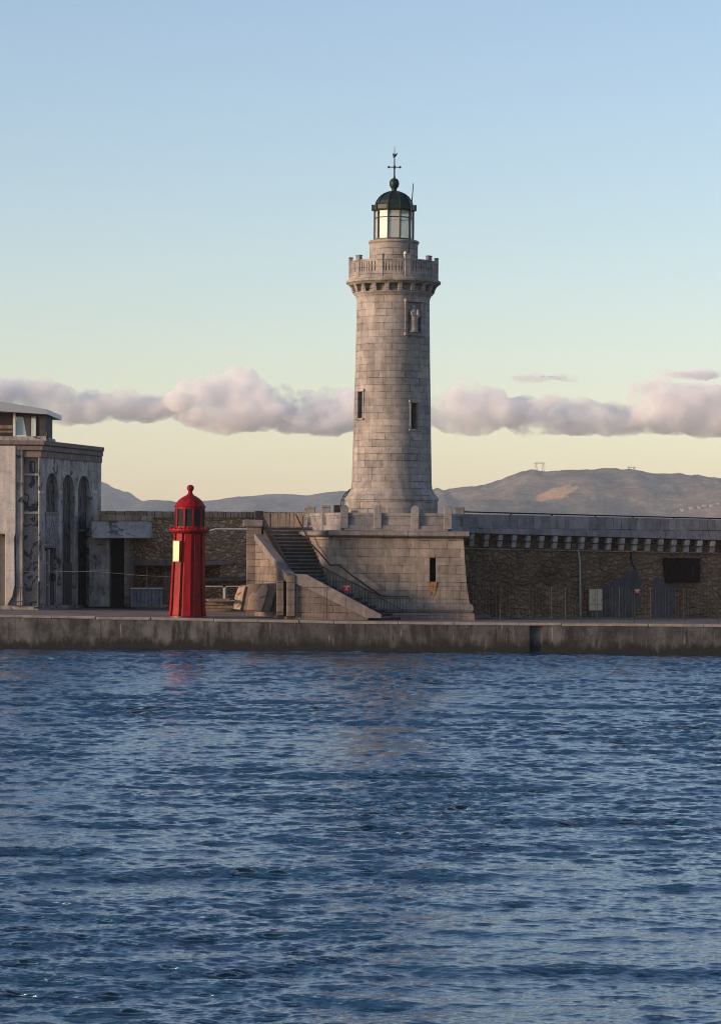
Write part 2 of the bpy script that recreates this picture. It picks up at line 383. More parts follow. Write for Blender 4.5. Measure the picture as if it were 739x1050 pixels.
# ---------------------------------------------------------------- water
QY = 134.0
SLP, SKEW, LEAN = .0235, .3, 2.6
def sea():
    rng = np.random.default_rng(5)
    # rows
    ys = [5, 9, 13, 17, 20, 22.5, 24.5]; y = 26.0
    while y < QY+.4: ys.append(y); y += .00078*y
    ys = ys + [136, 140, 150, 170, 200, 260, 400, 700, 1300, 2500, 5000, 9000]
    t0 = list(np.linspace(0, .142, 400)); st = t0[1]; t = t0[-1]
    while t < .62: st *= 1.06; t += st; t0.append(t)
    t0 += [.9, 1.5, 3.0]
    tt = np.array([-a for a in t0[:0:-1]] + t0, dtype=np.float64); ys = np.array(ys)
    Xg = tt[None, :]*ys[:, None]; Yg = np.repeat(ys[:, None], len(tt), 1)
    dy = np.gradient(ys)[:, None]; dx = np.gradient(tt)[None, :]*ys[:, None]
    Zg = np.zeros_like(Xg); DX = np.zeros_like(Xg); DY = np.zeros_like(Xg)
    N = 120
    for i in range(N):
        lam = 0.12*(6.0/0.12)**(((i+rng.random())/N)**1.1)
        k = 2*math.pi/lam
        th = rng.normal(R(-84), R(30)) if lam < 1.5 else rng.normal(R(-84), R(18))
        kx, ky = math.cos(th)*k, math.sin(th)*k
        slope = SLP if lam < 1.2 else SLP*(1.2/lam)**.5
        a = slope/k*rng.uniform(.6, 1.4)
        ph = rng.random()*6.283
        # fades out where the sheet is too coarse to carry the wave
        res = np.minimum(1, np.maximum(0, (lam/np.maximum(dy*abs(math.sin(th))+dx*abs(math.cos(th)), 1e-6)-2.2)/2))
        arg = kx*Xg+ky*Yg+ph
        arg = arg-SKEW*np.cos(arg)          # steeper leading faces
        s, c = np.sin(arg), np.cos(arg); A = a*res
        Zg += A*c; DX -= .75*A*math.cos(th)*s; DY -= .75*A*math.sin(th)*s
    # gusts: rougher and calmer patches
    g = 1+.34*np.sin(Xg*.31+Yg*.06+1)*np.sin(Yg*.17-Xg*.09+2)+.22*np.sin(Xg*.9+Yg*.42)*np.sin(Yg*.55-Xg*.2+.7)
    Zg *= g; DY -= LEAN*Zg
    P = np.stack([Xg+DX, Yg+DY, Zg], -1).reshape(-1, 3).astype(np.float32)
    P -= np.array([0, 100, 0], dtype=np.float32)
    nr, nc = Xg.shape
    idx = np.arange(nr*nc).reshape(nr, nc)
    F = np.stack([idx[:-1, :-1], idx[:-1, 1:], idx[1:, 1:], idx[1:, :-1]], -1).reshape(-1, 4)
    me = bpy.data.meshes.new('sea'); me.vertices.add(len(P)); me.vertices.foreach_set('co', P.ravel())
    me.loops.add(F.size); me.loops.foreach_set('vertex_index', F.ravel().astype(np.int32))
    me.polygons.add(len(F)); me.polygons.foreach_set('loop_start', np.arange(0, F.size, 4, dtype=np.int32))
    me.polygons.foreach_set('loop_total', np.full(len(F), 4, dtype=np.int32))
    me.update(); me.polygons.foreach_set('use_smooth', [True]*len(F))
    me.materials.append(M['water'])
    o = bpy.data.objects.new('sea', me); C.objects.link(o); o.location = (0, 100, 0); tag(o, kind='structure')
    print('sea verts', len(P))
sea()

# ---------------------------------------------------------------- hills
def hill(name, sil, Y, depth, m, rough=6, seed=0, nx=260, ny=70):
    """a range whose crest follows sil (pixel outline) at distance Y"""
    pts = [at(px, py, Y) for px, py in sil]
    xs = [p.x for p in pts]; zs = [p.z for p in pts]
    mb = MB(); x0, x1 = xs[0], xs[-1]
    rows = []
    for j in range(ny+1):
        v = j/ny*2-1                     # -1 foot near us, 0 crest, 1 far foot
        row = []
        for i in range(nx+1):
            x = x0+(x1-x0)*i/nx
            zc = float(np.interp(x, xs, zs))
            y = Y + v*depth*(1 if v < 0 else .6)
            f = math.cos(v*math.pi/2)**1.0 if v else 1
            q = Vector((x, y, seed*100.0))
            rg = 1.3*(mnoise.fractal(q*.0035, 1.0, 2.1, 6)) * 42 * abs(v)**.7 * (1-abs(v))**.5 * min(1, zc/60)
            spur = (mnoise.ridged_multi_fractal(Vector((x*.004, y*.0012, seed)), 1, 2, 4, 1, 2)-1.0)*34*abs(v)**.6*(1-abs(v))*min(1, zc/60)
            fine = mnoise.fractal(Vector((x*.03, y*.006, seed*3.3)), 1, 2, 5)*rough*.35*(1-abs(v))
            row.append(Vector((x, y, zc*f + rg + spur + fine - 2*(abs(v) > .99))))
        rows.append(row)
    for r in rows: mb.v += r
    n = nx+1
    for j in range(ny):
        for i in range(nx): mb.f.append((j*n+i, j*n+i+1, (j+1)*n+i+1, (j+1)*n+i))
    o = build(mb, name, m, None, 60); tag(o, kind='structure'); return o
HM1 = hill_mat('far_limestone', (.22, .21, .20), (.07, .08, .08))
pb = at(569, 507, 4500)  # centre of the sunlight painted on the slope
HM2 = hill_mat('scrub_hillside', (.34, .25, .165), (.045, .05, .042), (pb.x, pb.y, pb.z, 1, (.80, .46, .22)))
hill('hills', [(-420, 560), (-300, 520), (-160, 505), (-60, 499), (20, 503), (70, 499), (100, 497.5), (108, 499.5), (113, 502), (119, 504), (124, 507), (130, 506.5), (136, 510), (145, 514), (156, 518.5), (168, 523), (200, 530), (260, 545), (330, 562)], 7000, 1400, HM1, 26, 1)
hill('hills', [(60, 556), (120, 535), (160, 522), (185, 518.5), (215, 515.5), (232, 513), (250, 509.5), (262, 508), (285, 507), (310, 508), (340, 506.5), (380, 508), (420, 512), (470, 520), (540, 535), (620, 560)], 6000, 1100, HM1, 5, 2)
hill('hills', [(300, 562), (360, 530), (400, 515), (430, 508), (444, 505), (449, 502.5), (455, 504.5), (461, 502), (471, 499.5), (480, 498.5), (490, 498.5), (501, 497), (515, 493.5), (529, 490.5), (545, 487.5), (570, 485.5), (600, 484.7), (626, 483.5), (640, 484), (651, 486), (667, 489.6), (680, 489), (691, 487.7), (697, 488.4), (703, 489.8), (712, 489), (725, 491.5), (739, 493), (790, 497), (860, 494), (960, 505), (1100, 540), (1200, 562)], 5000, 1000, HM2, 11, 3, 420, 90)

# ---------------------------------------------------------------- clouds (lumpy bodies of vapour, 20 km out)
def cloud_mat():
    m = bpy.data.materials.new('cloud_vapour'); m.use_nodes = True; t = m.node_tree; t.nodes.remove(t.nodes['Principled BSDF'])
    v = t.nodes.new('ShaderNodeVolumePrincipled'); t.links.new(v.outputs[0], t.nodes['Material Output'].inputs['Volume'])
    v.inputs['Color'].default_value = (.995, .985, .985, 1); v.inputs['Anisotropy'].default_value = .0
    g = t.nodes.new('ShaderNodeNewGeometry'); n = t.nodes.new('ShaderNodeTexNoise'); n.inputs['Scale'].default_value = 1/230; n.inputs['Detail'].default_value = 7; n.inputs['Roughness'].default_value = .68
    t.links.new(g.outputs['Position'], n.inputs['Vector'])
    r = t.nodes.new('ShaderNodeMapRange'); r.inputs['From Min'].default_value = .42; r.inputs['From Max'].default_value = .74; r.inputs['To Min'].default_value = .0; r.inputs['To Max'].default_value = CL_D
    t.links.new(n.outputs['Fac'], r.inputs['Value']); t.links.new(r.outputs['Result'], v.inputs['Density'])
    return m
CL_D = .024
M['cloud'] = cloud_mat()
def cloud(lumps, label, Y=20000, voxel=16):
    rr = random.Random(len(label)*7+len(lumps)); k = Y/FPX
    mb = MB()
    for (px, py, rx, ry) in lumps:
        rx, ry = rx*1.22, ry*1.28
        c = at(px, py, Y); mb.sphere((c.x, c.y, c.z), 1, (rx*k, max(rx, ry)*k*1.1, ry*k), 16)
        for q in range(7):
            a = rr.uniform(-.2, math.pi+.2); s_ = rr.uniform(.28, .5)
            cc = Vector((c.x+math.cos(a)*rx*k*.8, c.y+rr.uniform(-.8, .4)*rx*k, c.z+math.sin(a)*ry*k*.75))
            mb.sphere(cc, 1, (rx*k*s_, rx*k*s_, max(ry*s_*1.3, 3)*k), 12)
    o = build(mb, 'cloud', M['cloud'])
    rm = o.modifiers.new('rm', 'REMESH'); rm.mode = 'VOXEL'; rm.voxel_size = voxel
    for i, (sz, stg) in enumerate(((170, 75), (55, 30))):
        tx = bpy.data.textures.new('puffs', 'CLOUDS'); tx.noise_scale = sz; tx.noise_depth = 2
        d = o.modifiers.new('d', 'DISPLACE'); d.texture = tx; d.strength = stg; d.mid_level = .5; d.texture_coords = 'LOCAL'
    tag(o, label, 'cloud', 'low clouds over the hills')
    return o
cloud([(-60, 408, 45, 16), (-10, 404, 38, 13), (15, 402, 26, 12), (45, 408, 28, 13), (62, 420, 26, 13), (92, 420, 26, 12), (125, 418, 26, 11), (152, 420, 24, 10)], 'long ragged mauve cloud bank above the low building on the left')
cloud([(240, 400, 26, 14), (212, 412, 30, 15), (262, 414, 32, 15), (238, 428, 46, 13), (190, 420, 14, 10), (285, 416, 16, 7)], 'puffy peach topped cloud to the right above the red beacon')
cloud([(302, 430, 26, 11), (330, 420, 26, 14), (352, 424, 32, 17), (330, 434, 40, 9), (395, 428, 25, 14)], 'pale peach cloud touching the left side of the lighthouse shaft')
cloud([(452, 420, 22, 13), (489, 412, 24, 13), (480, 428, 36, 15), (520, 424, 32, 12), (555, 430, 36, 14), (595, 428, 34, 14), (628, 434, 32, 11)], 'long mauve cloud running right from the lighthouse shaft above the bare hillside')  # the 'bare' patch on that hillside is painted sunlight
cloud([(668, 408, 20, 14), (705, 412, 34, 14), (680, 428, 36, 14), (728, 426, 38, 18), (775, 415, 40, 18), (830, 425, 50, 14)], 'bright peach cloud at the right edge above the hill')
cloud([(553, 388, 22, 1.6), (570, 389.5, 16, 1.2)], 'faint thin streak of cloud right of the lighthouse gallery', voxel=8)
cloud([(705, 383.5, 22, 2.2), (728, 384.5, 22, 2.6), (750, 384, 22, 2)], 'thin grey streak of cloud high at the right edge', voxel=8)

# ---------------------------------------------------------------- quay
QZ0, QZ1 = 1.60, 1.43     # top of the quay at the far left, and from the stair rightwards
def qz(x): 
    f = min(1, max(0, (x+17.2)/17.2)); return QZ0+(QZ1-QZ0)*f
def quay():
    mb = MB(); xs = list(np.linspace(-60, 60, 61)); gap0, gap1 = X_(543, QY), X_(556, QY)
    front = []
    for x in xs: front.append((x, QY))
    # body, one strip at a time, as a height-following prism
    n = len(xs); v = []
    for x in xs:
        z = qz(x)-.12
        v += [(x, QY, z), (x, 160, z), (x, 160, -3), (x, QY+.0, -3)]
    k = len(mb.v); mb.v += [Vector(p) for p in v]
    for i in range(n-1):
        for j in range(4): mb.f.append((4*i+j, 4*i+(j+1) % 4, 4*(i+1)+(j+1) % 4, 4*(i+1)+j))
    mb.f.append((0, 1, 2, 3)); mb.f.append(tuple(4*(n-1)+j for j in (3, 2, 1, 0)))
    o = build(mb, 'quay', M['quay'], None, cut=[MB().box(gap0, QY-1, -4, gap1, QY+.22, 3)]); tag(o, kind='structure')
    m2 = MB()
    for i in range(n-1):
        a, b = xs[i], xs[i+1]; za, zb = qz(a), qz(b)
        m2.hull8([(a, QY+.45, za-.119), (b, QY+.45, zb-.119), (b, 160, zb-.119), (a, 160, za-.119)], [(a, QY+.45, za-.02), (b, QY+.45, zb-.02), (b, 160, zb-.02), (a, 160, za-.02)])
    o = build(m2, 'quay_pavement', M['pave']); tag(o, kind='structure')
    m3 = MB(); rr = random.Random(3); x = -60.0
    while x < 60:
        l = rr.uniform(1.6, 3.2); b = x+l-.02; za, zb = qz(x)+rr.uniform(-.02, .015), qz(b)+rr.uniform(-.02, .015)
        if not (gap0-.3 < x < gap1 or gap0 < b < gap1+.3):
            y0 = QY-.05+rr.uniform(-.02, .02)
            m3.hull8([(x, y0, za-.13), (b, y0, zb-.13), (b, QY+.448, zb-.13), (x, QY+.448, za-.13)], [(x, y0, za), (b, y0, zb), (b, QY+.448, zb), (x, QY+.448, za)])
        x += l
    o = build(m3, 'quay_edge', M['kerb'], None, None, .02); tag(o, kind='structure')
quay()

def jag(pts, step, amp, seed=1):
    q = random.Random(seed); out = []
    for (a, b), (c_, d) in zip(pts, pts[1:]+pts[:1]):
        n = max(1, int(math.hypot(c_-a, d-b)/step))
        for i in range(n): out.append((a+(c_-a)*i/n+q.uniform(-amp, amp), b+(d-b)*i/n+q.uniform(-amp, amp)))
    return out
# ---------------------------------------------------------------- sea walls
PR = Pl((X_(476, 145), 145.0), (X_(739, 149), 149.0))
def right_wall():
    base = PR.pt(606, 634)
    T = thing('sea_wall', (base.x, base.y, 1.40), 'long dark rubble sea wall with bracketed parapet right of the lighthouse', 'wall')
    m = MB().slab(PR, [(440, 545), (830, 556), (830, 640), (440, 640)], -6, 0)
    build(m, 'rubble_face', M['rubble2'], T)
    m = MB().slab(PR, [(474, 539.5), (830, 550.5), (830, 556.5), (474, 546.5)], -6.2, .55)
    build(m, 'string_course', M['parapet'], T, None, .02)
    m = MB().slab(PR, [(474, 527.0), (739, 532.8), (830, 535.5), (830, 551.5), (474, 540.5)], -.02, .45)
    build(m, 'parapet', M['parapet'], T, None, .02)
    build(MB().slab(PR, [(440, 561.2), (830, 568.5), (830, 569.6), (440, 562.3)], 0, .12), 'ledge', M['parapet'], T)
    xs = [484, 499, 513, 527.4, 541.5, 555.4, 569.2, 583, 597, 610.8, 624.4, 637.8, 651.2, 664.5, 677.7, 691, 704.2, 717.5, 730.6, 743.7, 756.8, 770]
    for i, x in enumerate(xs):
        m = MB(); y = 547.0+(x-484)*.0285; s = 2.4
        def P(px, py, off): return PR.pt(px, py, off)
        for (ya, yb, o1) in ((.4, 6.4, .50), (6.9, 13.3, .30)):
            a, b = x-s+.6-.12*ya, x+s+.6-.12*ya
            m.slab(PR, [(a, y+ya), (b, y+ya), (b-.7, y+yb), (a-.7, y+yb)], 0, o1)
        build(m, 'corbel', M['corbel'], T, None, .03)
    # iron rail along the top
    m = MB(); p0, p1 = PR.pt(474, 524.8, -.1), PR.pt(830, 534.2, -.1); m.tube([p0, p1], .035, 6)
    build(m, 'handrail', M['iron'], T)
    for px in (522, 563, 607, 645, 687, 725, 768):
        m = MB(); q = p0+(p1-p0)*((px-474)/356); m.tube([q-Vector((0, 0, .25)), q+Vector((0, 0, .02))], .045, 6); build(m, 'rail_post', M['iron'], T)
    build(MB().tube([PR.pt(592.6, 563, .08), PR.pt(594.2, 578, .08), PR.pt(594.8, 632, .08)], .05, 8), 'drain_pipe', M['galv'], T)
    # render patches and the crack
    for pts in ([(617, 600), (626, 601), (630, 594), (640, 592), (641, 586), (652, 584), (657, 596), (654, 604), (656, 618), (650, 632), (640, 633), (616, 632)], [(671, 592), (683, 596), (694, 599), (691, 612), (693, 622), (687, 633), (668, 633), (668, 604)]):
        build(MB().slab(PR, jag(pts, 2.2, .9), -.1, .012), 'render_patch', M['patch'], T)
    build(MB().slab(PR, [(645.5, 565), (647, 565), (647.5, 575), (651.8, 584), (650.3, 584), (646, 576)], -.1, .02), 'crack', M['dark'], T)
right_wall()
LY = 155.0
PLW = Pl((X_(100, LY), LY), (X_(270, LY), LY))
def left_wall():
    b = PLW.pt(190, 620)
    T = thing('sea_wall', (b.x, b.y, 1.45), 'warm brown rubble sea wall with pale coping behind the red beacon', 'wall')
    op = MB().rect(PLW, 138, 580.5, 196, 620, -1.5, .03)
    op2 = MB().rect(PLW, 209, 579, 226, 600, -1.2, .03)
    build(MB().slab(PLW, [(60, 530), (275, 531), (275, 632), (60, 632)], -5, 0), 'rubble_face', M['rubble'], T, cut=[op, op2])
    m = MB(); rr = random.Random(4); x = 60.0
    while x < 318:
        w_ = rr.uniform(6, 11); m.slab(PLW, [(x, 523.8+rr.uniform(-.3, .3)+(x-100)*.006), (x+w_-.5, 523.8+rr.uniform(-.3, .3)+(x-100)*.006), (x+w_-.5, 531.2), (x, 531.2)], -1.0, .15); x += w_
    build(m, 'coping', M['capstone'], T, None, .03)
    build(MB().slab(PLW, [(131, 573.5), (197, 574.5), (240, 576), (240, 579), (197, 580.5), (131, 579.8)], -.3, .3), 'lintel', M['coping'], T, None, .03)
    build(MB().rect(PLW, 200, 592, 268, 596, 0, .6), 'ledge', M['stair'], T)
    build(MB().rect(PLW, 168, 586, 178, 622, -.9, -.2), 'pier', M['stair'], T)
    build(MB().rect(PLW, 150.3, 581, 151.4, 621, -.6, -.5), 'post', M['galv'], T)
    for x in (272, 283, 294):      # block parapet behind the stair head
        pass
left_wall()
def walkway():
    Y0 = 142.3
    T = thing('promenade', (X_(290, 146), 146, 1.4), 'stone promenade block behind the head of the stairs', 'walkway')
    m = MB().box(X_(262, 143)-.3, 142.6, 1.3, X_(330, 143), 153, Z_(540, 143, 290)); build(m, 'body', M['stair'], T)
    m = MB(); rr = random.Random(8); x = 268.0
    pw = Pl((X_(262, 151), 151), (X_(320, 151), 151))
    while x < 318:
        w_ = rr.uniform(9, 15); m.rect(pw, x, 525.8+rr.uniform(-.2, .2), x+w_-.5, 540.5, -.5, 0); x += w_
    build(m, 'parapet', M['capstone'], T, None, .03)
walkway()

# ---------------------------------------------------------------- lighthouse
LH = thing('lighthouse', (TX, TY, 1.42), 'tall round grey stone lighthouse with a green domed lantern on a square platform', 'lighthouse')
S = TY/FPX
zt = lambda py: Z_(py, TY, 402)
def tower():
    c = (TX, TY)
    prof = [(47.2, 536), (47.2, 513.6), (48.2, 513.0), (48.2, 511.6), (46.5, 509), (43.8, 505.5), (41.6, 501), (40.9, 495), (39.9, 450), (39.1, 410), (38.2, 370), (37.4, 320), (37.2, 310), (37.8, 306.5), (38.8, 304), (40.8, 302.2), (40.9, 301.3), (38.4, 301), (38.4, 292)]
    mb = MB().lathe([(r*S, zt(y)) for r, y in prof], c, 96)
    def radial_cut(ang, r0, r1, wpx, y0, y1): return MB().rbox(c, ang, r0*S, r1*S, wpx*S, zt(y1), zt(y0))
    AN, AW = R(34.5), R(-57)
    cuts = [radial_cut(AN, 34.0, 60, 16.5, 312.5, 343), radial_cut(AN, 26, 60, 8.0, 414.5, 441), radial_cut(AW, 26, 60, 8.0, 403, 430)]
    build(mb, 'shaft', M['tower'], LH, 40, cut=cuts)
    # raised surrounds
    def surround(name, ang, r, w0, y0, y1, t=2.2, proud=1.1, parent=LH):
        m = MB()
        for s_ in (-1, 1):
            a = ang + s_*math.asin((w0/2+t/2)/r); m.rbox(c, a, (r-2)*S, (r+proud)*S, t*S, zt(y1), zt(y0))
        m.rbox(c, ang, (r-3)*S, (r+proud+.3)*S, (w0+2*t+1.5)*S, zt(y0)+.002, zt(y0-t-.6)); m.rbox(c, ang, (r-3)*S, (r+proud+.6)*S, (w0+2*t+1.5)*S, zt(y1+t), zt(y1)-.002)
        return build(m, name, M['tower'], parent, None, .015)
    w1 = surround('window_surround', AN, 39.2, 8, 414.5, 441); w2 = surround('window_surround', AW, 39.0, 8, 403, 430)
    for a, y0, y1 in ((AN, 414.5, 441), (AW, 403, 430)):
        build(MB().rbox(c, a, 28*S, 30*S, 8.2*S, zt(y1), zt(y0)), 'window', M['dglass'], LH)
    nf = surround('niche_frame', AN, 37.3, 16.5, 312.5, 343, 2.6, 1.0)
    m = MB()
    for s_ in (-1, 1): m.rbox(c, AN+s_*math.asin(7.5/37.5), 34*S, 39.5*S, 3.4*S, zt(350.5), zt(346.5), 37*S)
    m.rbox(c, AN, 34*S, 39.6*S, 24*S, zt(346.5), zt(345)); build(m, 'niche_bracket', M['tower'], nf, None, .01)
    # statue of a robed figure carrying a child, one continuous carved mass
    d = Vector((math.sin(AN), -math.cos(AN), 0)); tg = Vector((math.cos(AN), math.sin(AN), 0))
    o0 = Vector((TX, TY, 0))+d*36.2*S; z0, z1 = zt(343), zt(314.5); H = z1-z0
    rings = [(0, .31, .20, 0), (.05, .33, .22, 0), (.06, .25, .2, 0), (.2, .235, .18, .0), (.4, .25, .19, .01), (.52, .25, .2, .015), (.62, .235, .19, .0), (.70, .25, .165, -.01), (.77, .245, .15, -.015), (.815, .15, .12, -.02), (.84, .075, .08, -.02), (.87, .095, .10, -.02), (.92, .115, .12, -.022), (.965, .09, .10, -.022), (.995, .03, .04, -.02)]
    m = MB(); n = 14
    for h, rx, ry, off in rings:
        for j in range(n):
            t_ = 6.2832*j/n; fold = 1+(.07*math.sin(5*t_+h*4) if .1 < h < .75 else 0)
            m.v.append(o0+tg*(off+rx*.86*fold*math.cos(t_))+d*(ry*fold*math.sin(t_))+Vector((0, 0, z0+h*H)))
    for i in range(len(rings)-1):
        for j in range(n): m.f.append((i*n+j, i*n+(j+1) % n, (i+1)*n+(j+1) % n, (i+1)*n+j))
    m.f.append(tuple(range(n))); m.f.append(tuple(range((len(rings)-1)*n, len(rings)*n)))
    st = build(m, 'statue', M['relief'], nf, 70)
    m = MB(); q = o0+tg*.12+d*.2+Vector((0, 0, z0+H*.62)); m.sphere(q, .1, (1, 1, 1.7), 10); m.sphere(q+Vector((0, 0, .2)), .07, (1, 1, 1.1), 10)
    m.tube([o0-tg*.2+d*.05+Vector((0, 0, z0+H*.74)), o0-tg*.22+d*.18+Vector((0, 0, z0+H*.6)), q], [.05, .045, .04], 8)
    m.tube([o0+tg*.2+d*.05+Vector((0, 0, z0+H*.74)), o0+tg*.25+d*.15+Vector((0, 0, z0+H*.6)), q-Vector((0, 0, .1))], [.06, .055, .05], 8)
    build(m, 'carved_child', M['relief'], st, 70)
    # gallery
    g = MB().lathe([(r*S, zt(y)) for r, y in [(30, 294.0), (45.2, 293.8), (46.4, 292.6), (48.3, 291.4), (48.7, 290.2), (48.5, 289.0), (46.2, 288.2), (46.2, 287.2), (30, 287.2)]], c, 80)
    G = build(g, 'gallery', M['tower'], LH, 35)
    for i in range(20):
        a = R(9+18*i); m = MB()
        m.rbox(c, a, 37*S, 44.6*S, 4.8*S, zt(295.2), zt(293.7)); m.rbox(c, a, 37*S, 44.0*S, 4.2*S, zt(301.2), zt(295.22), 42.0*S)
        build(m, 'corbel', M['tower'], G, None, .02)
    post = [-18+36*i for i in range(10)]
    for a in post:
        m = MB().rbox(c, R(a), 41.8*S, 45.9*S, 6.6*S, zt(287.2), zt(265.8)); m.rbox(c, R(a), 41.4*S, 46.2*S, 7.2*S, zt(265.8), zt(264.4))
        build(m, 'parapet_post', M['tower'], G, None, .03)
    for a in post:
        m = MB(); n = 7
        def arc(z0_, z1_, r0_, r1_):
            k = len(m.v)
            for j in range(9):
                t_ = R(a+3.2+29.6*j/8)
                for rr_, zz in ((r0_, z0_), (r1_, z0_), (r1_, z1_), (r0_, z1_)): m.v.append(Vector((TX+rr_*S*math.sin(t_), TY-rr_*S*math.cos(t_), zz)))
            for j in range(8):
                for e in range(4): m.f.append((k+4*j+e, k+4*j+(e+1) % 4, k+4*j+4+(e+1) % 4, k+4*j+4+e))
            m.f.append((k, k+1, k+2, k+3)); m.f.append((k+35, k+34, k+33, k+32))
        arc(zt(287.2), zt(281.6), 42.8, 45.2); arc(zt(271.8), zt(269.2), 42.8, 45.2)
        for j in range(n):
            t_ = R(a+18+(j-(n-1)/2)*4.15); m.rbox(c, t_, 43.2*S, 44.8*S, 2.35*S, zt(281.7), zt(271.7))
        build(m, 'balustrade', M['tower'], G)
    # watch room
    build(MB().lathe([(r*S, zt(y)) for r, y in [(24.9, 288), (24.8, 251), (25.9, 250), (26.1, 248.3), (25.2, 247.4), (21.2, 247.2)]], c, 64), 'watch_room', M['tower'], LH, 35)
    # lantern: ten sides
    a0 = R(18)
    L = build(MB().lathe([(r*S, zt(y)) for r, y in [(21.0, 247.4), (21.0, 245.6), (19.6, 245.6)]], c, 10, a0), 'lantern', M['lead'], LH)
    for i in range(10):
        a = R(36*i); rr_ = 19.4*math.cos(R(18)); wd = 2*19.4*math.sin(R(18))-1.0
        build(MB().rbox(c, a, (rr_-.35)*S, rr_*S, wd*S, zt(245.6), zt(216.5)), 'pane', M['lglass'], L)
        m = MB().rbox(c, a, (rr_-.8)*S, (rr_+.5)*S, (wd+1)*S, zt(224.6), zt(223.6)); build(m, 'glazing_bar', M['lead'], L)
        t_ = R(18+36*i); q = Vector((TX+19.8*S*math.sin(t_), TY-19.8*S*math.cos(t_), 0))
        build(MB().tube([q+Vector((0, 0, zt(246))), q+Vector((0, 0, zt(216)))], .95*S, 8), 'mullion', M['lead'], L)
    # curtains and lens inside
    build(MB().lathe([(r*S, zt(y)) for r, y in [(4, 246), (4.4, 238), (4.6, 231), (4.2, 224), (3, 217)]], c, 24), 'lens', M['lglass'], L, 50)
    rf = MB().lathe([(r*S, zt(y)) for r, y in [(19, 217.4), (21.8, 216.6), (22.2, 215.4), (22.2, 211.4), (21.4, 210.6), (19.2, 210.4), (17.8, 206.5), (14.8, 202.3), (11, 199.2), (7, 197.4), (3.2, 196.6), (2.8, 195.5)]], c, 10, a0)
    RF = build(rf, 'roof', M['lead'], LH)
    m = MB()
    for i in range(10):
        t_ = R(18+36*i); pr = [(19.4, 210.2), (18.0, 206.2), (15.0, 202.0), (11.1, 198.9), (7, 197.1), (3.2, 196.4)]
        m.tube([Vector((TX+r*S*math.sin(t_), TY-r*S*math.cos(t_), zt(y))) for r, y in pr], .45*S, 5)
    build(m, 'rib', M['lead'], RF)
    for i in range(10):
        t_ = R(18+36*i); build(MB().rbox(c, t_, 21*S, 23.0*S, 1.8*S, zt(216.4), zt(210.2)), 'rain_spout', M['lead'], RF)
    build(MB().lathe([(r*S, zt(y)) for r, y in [(2.9, 196.6), (2.7, 193.5), (3.6, 192.6), (4.8, 190.5), (5.1, 188), (4.7, 185.6), (3.4, 183.8), (1.3, 182.8), (1.0, 181)]], c, 20), 'ball_finial', M['lead'], RF, 50)
    V = build(MB().tube([(TX, TY, zt(183)), (TX, TY, zt(165)), (TX, TY, zt(150))], [.045, .03, .012], 6), 'weather_vane', M['iron'], LH)
    m = MB(); zc = zt(171.4)
    for d_ in ((1, 0, 0), (0, 1, 0)):
        d_ = Vector(d_); m.tube([Vector((TX, TY, zc))-d_*5.4*S, Vector((TX, TY, zc))+d_*5.4*S], .025, 6)
        for s_ in (-1, 1): m.sphere(Vector((TX, TY, zc))+d_*5.8*S*s_, .062, (1, 1, 1), 8)
    build(m, 'compass_arms', M['iron'], V)
    m = MB(); z = zt(159.6); m.prism([(TX-.06, TY-.01, z-.13), (TX+.10, TY-.01, z-.02), (TX+.16, TY-.01, z+.16), (TX+.02, TY-.01, z+.06), (TX-.1, TY-.01, z+.13)], (0, .02, 0))
    build(m, 'vane_plate', M['iron'], V)
t_ = NT('lantern_blind'); M['curtain'] = t_.fin((.42, .41, .36), .9)
tower()

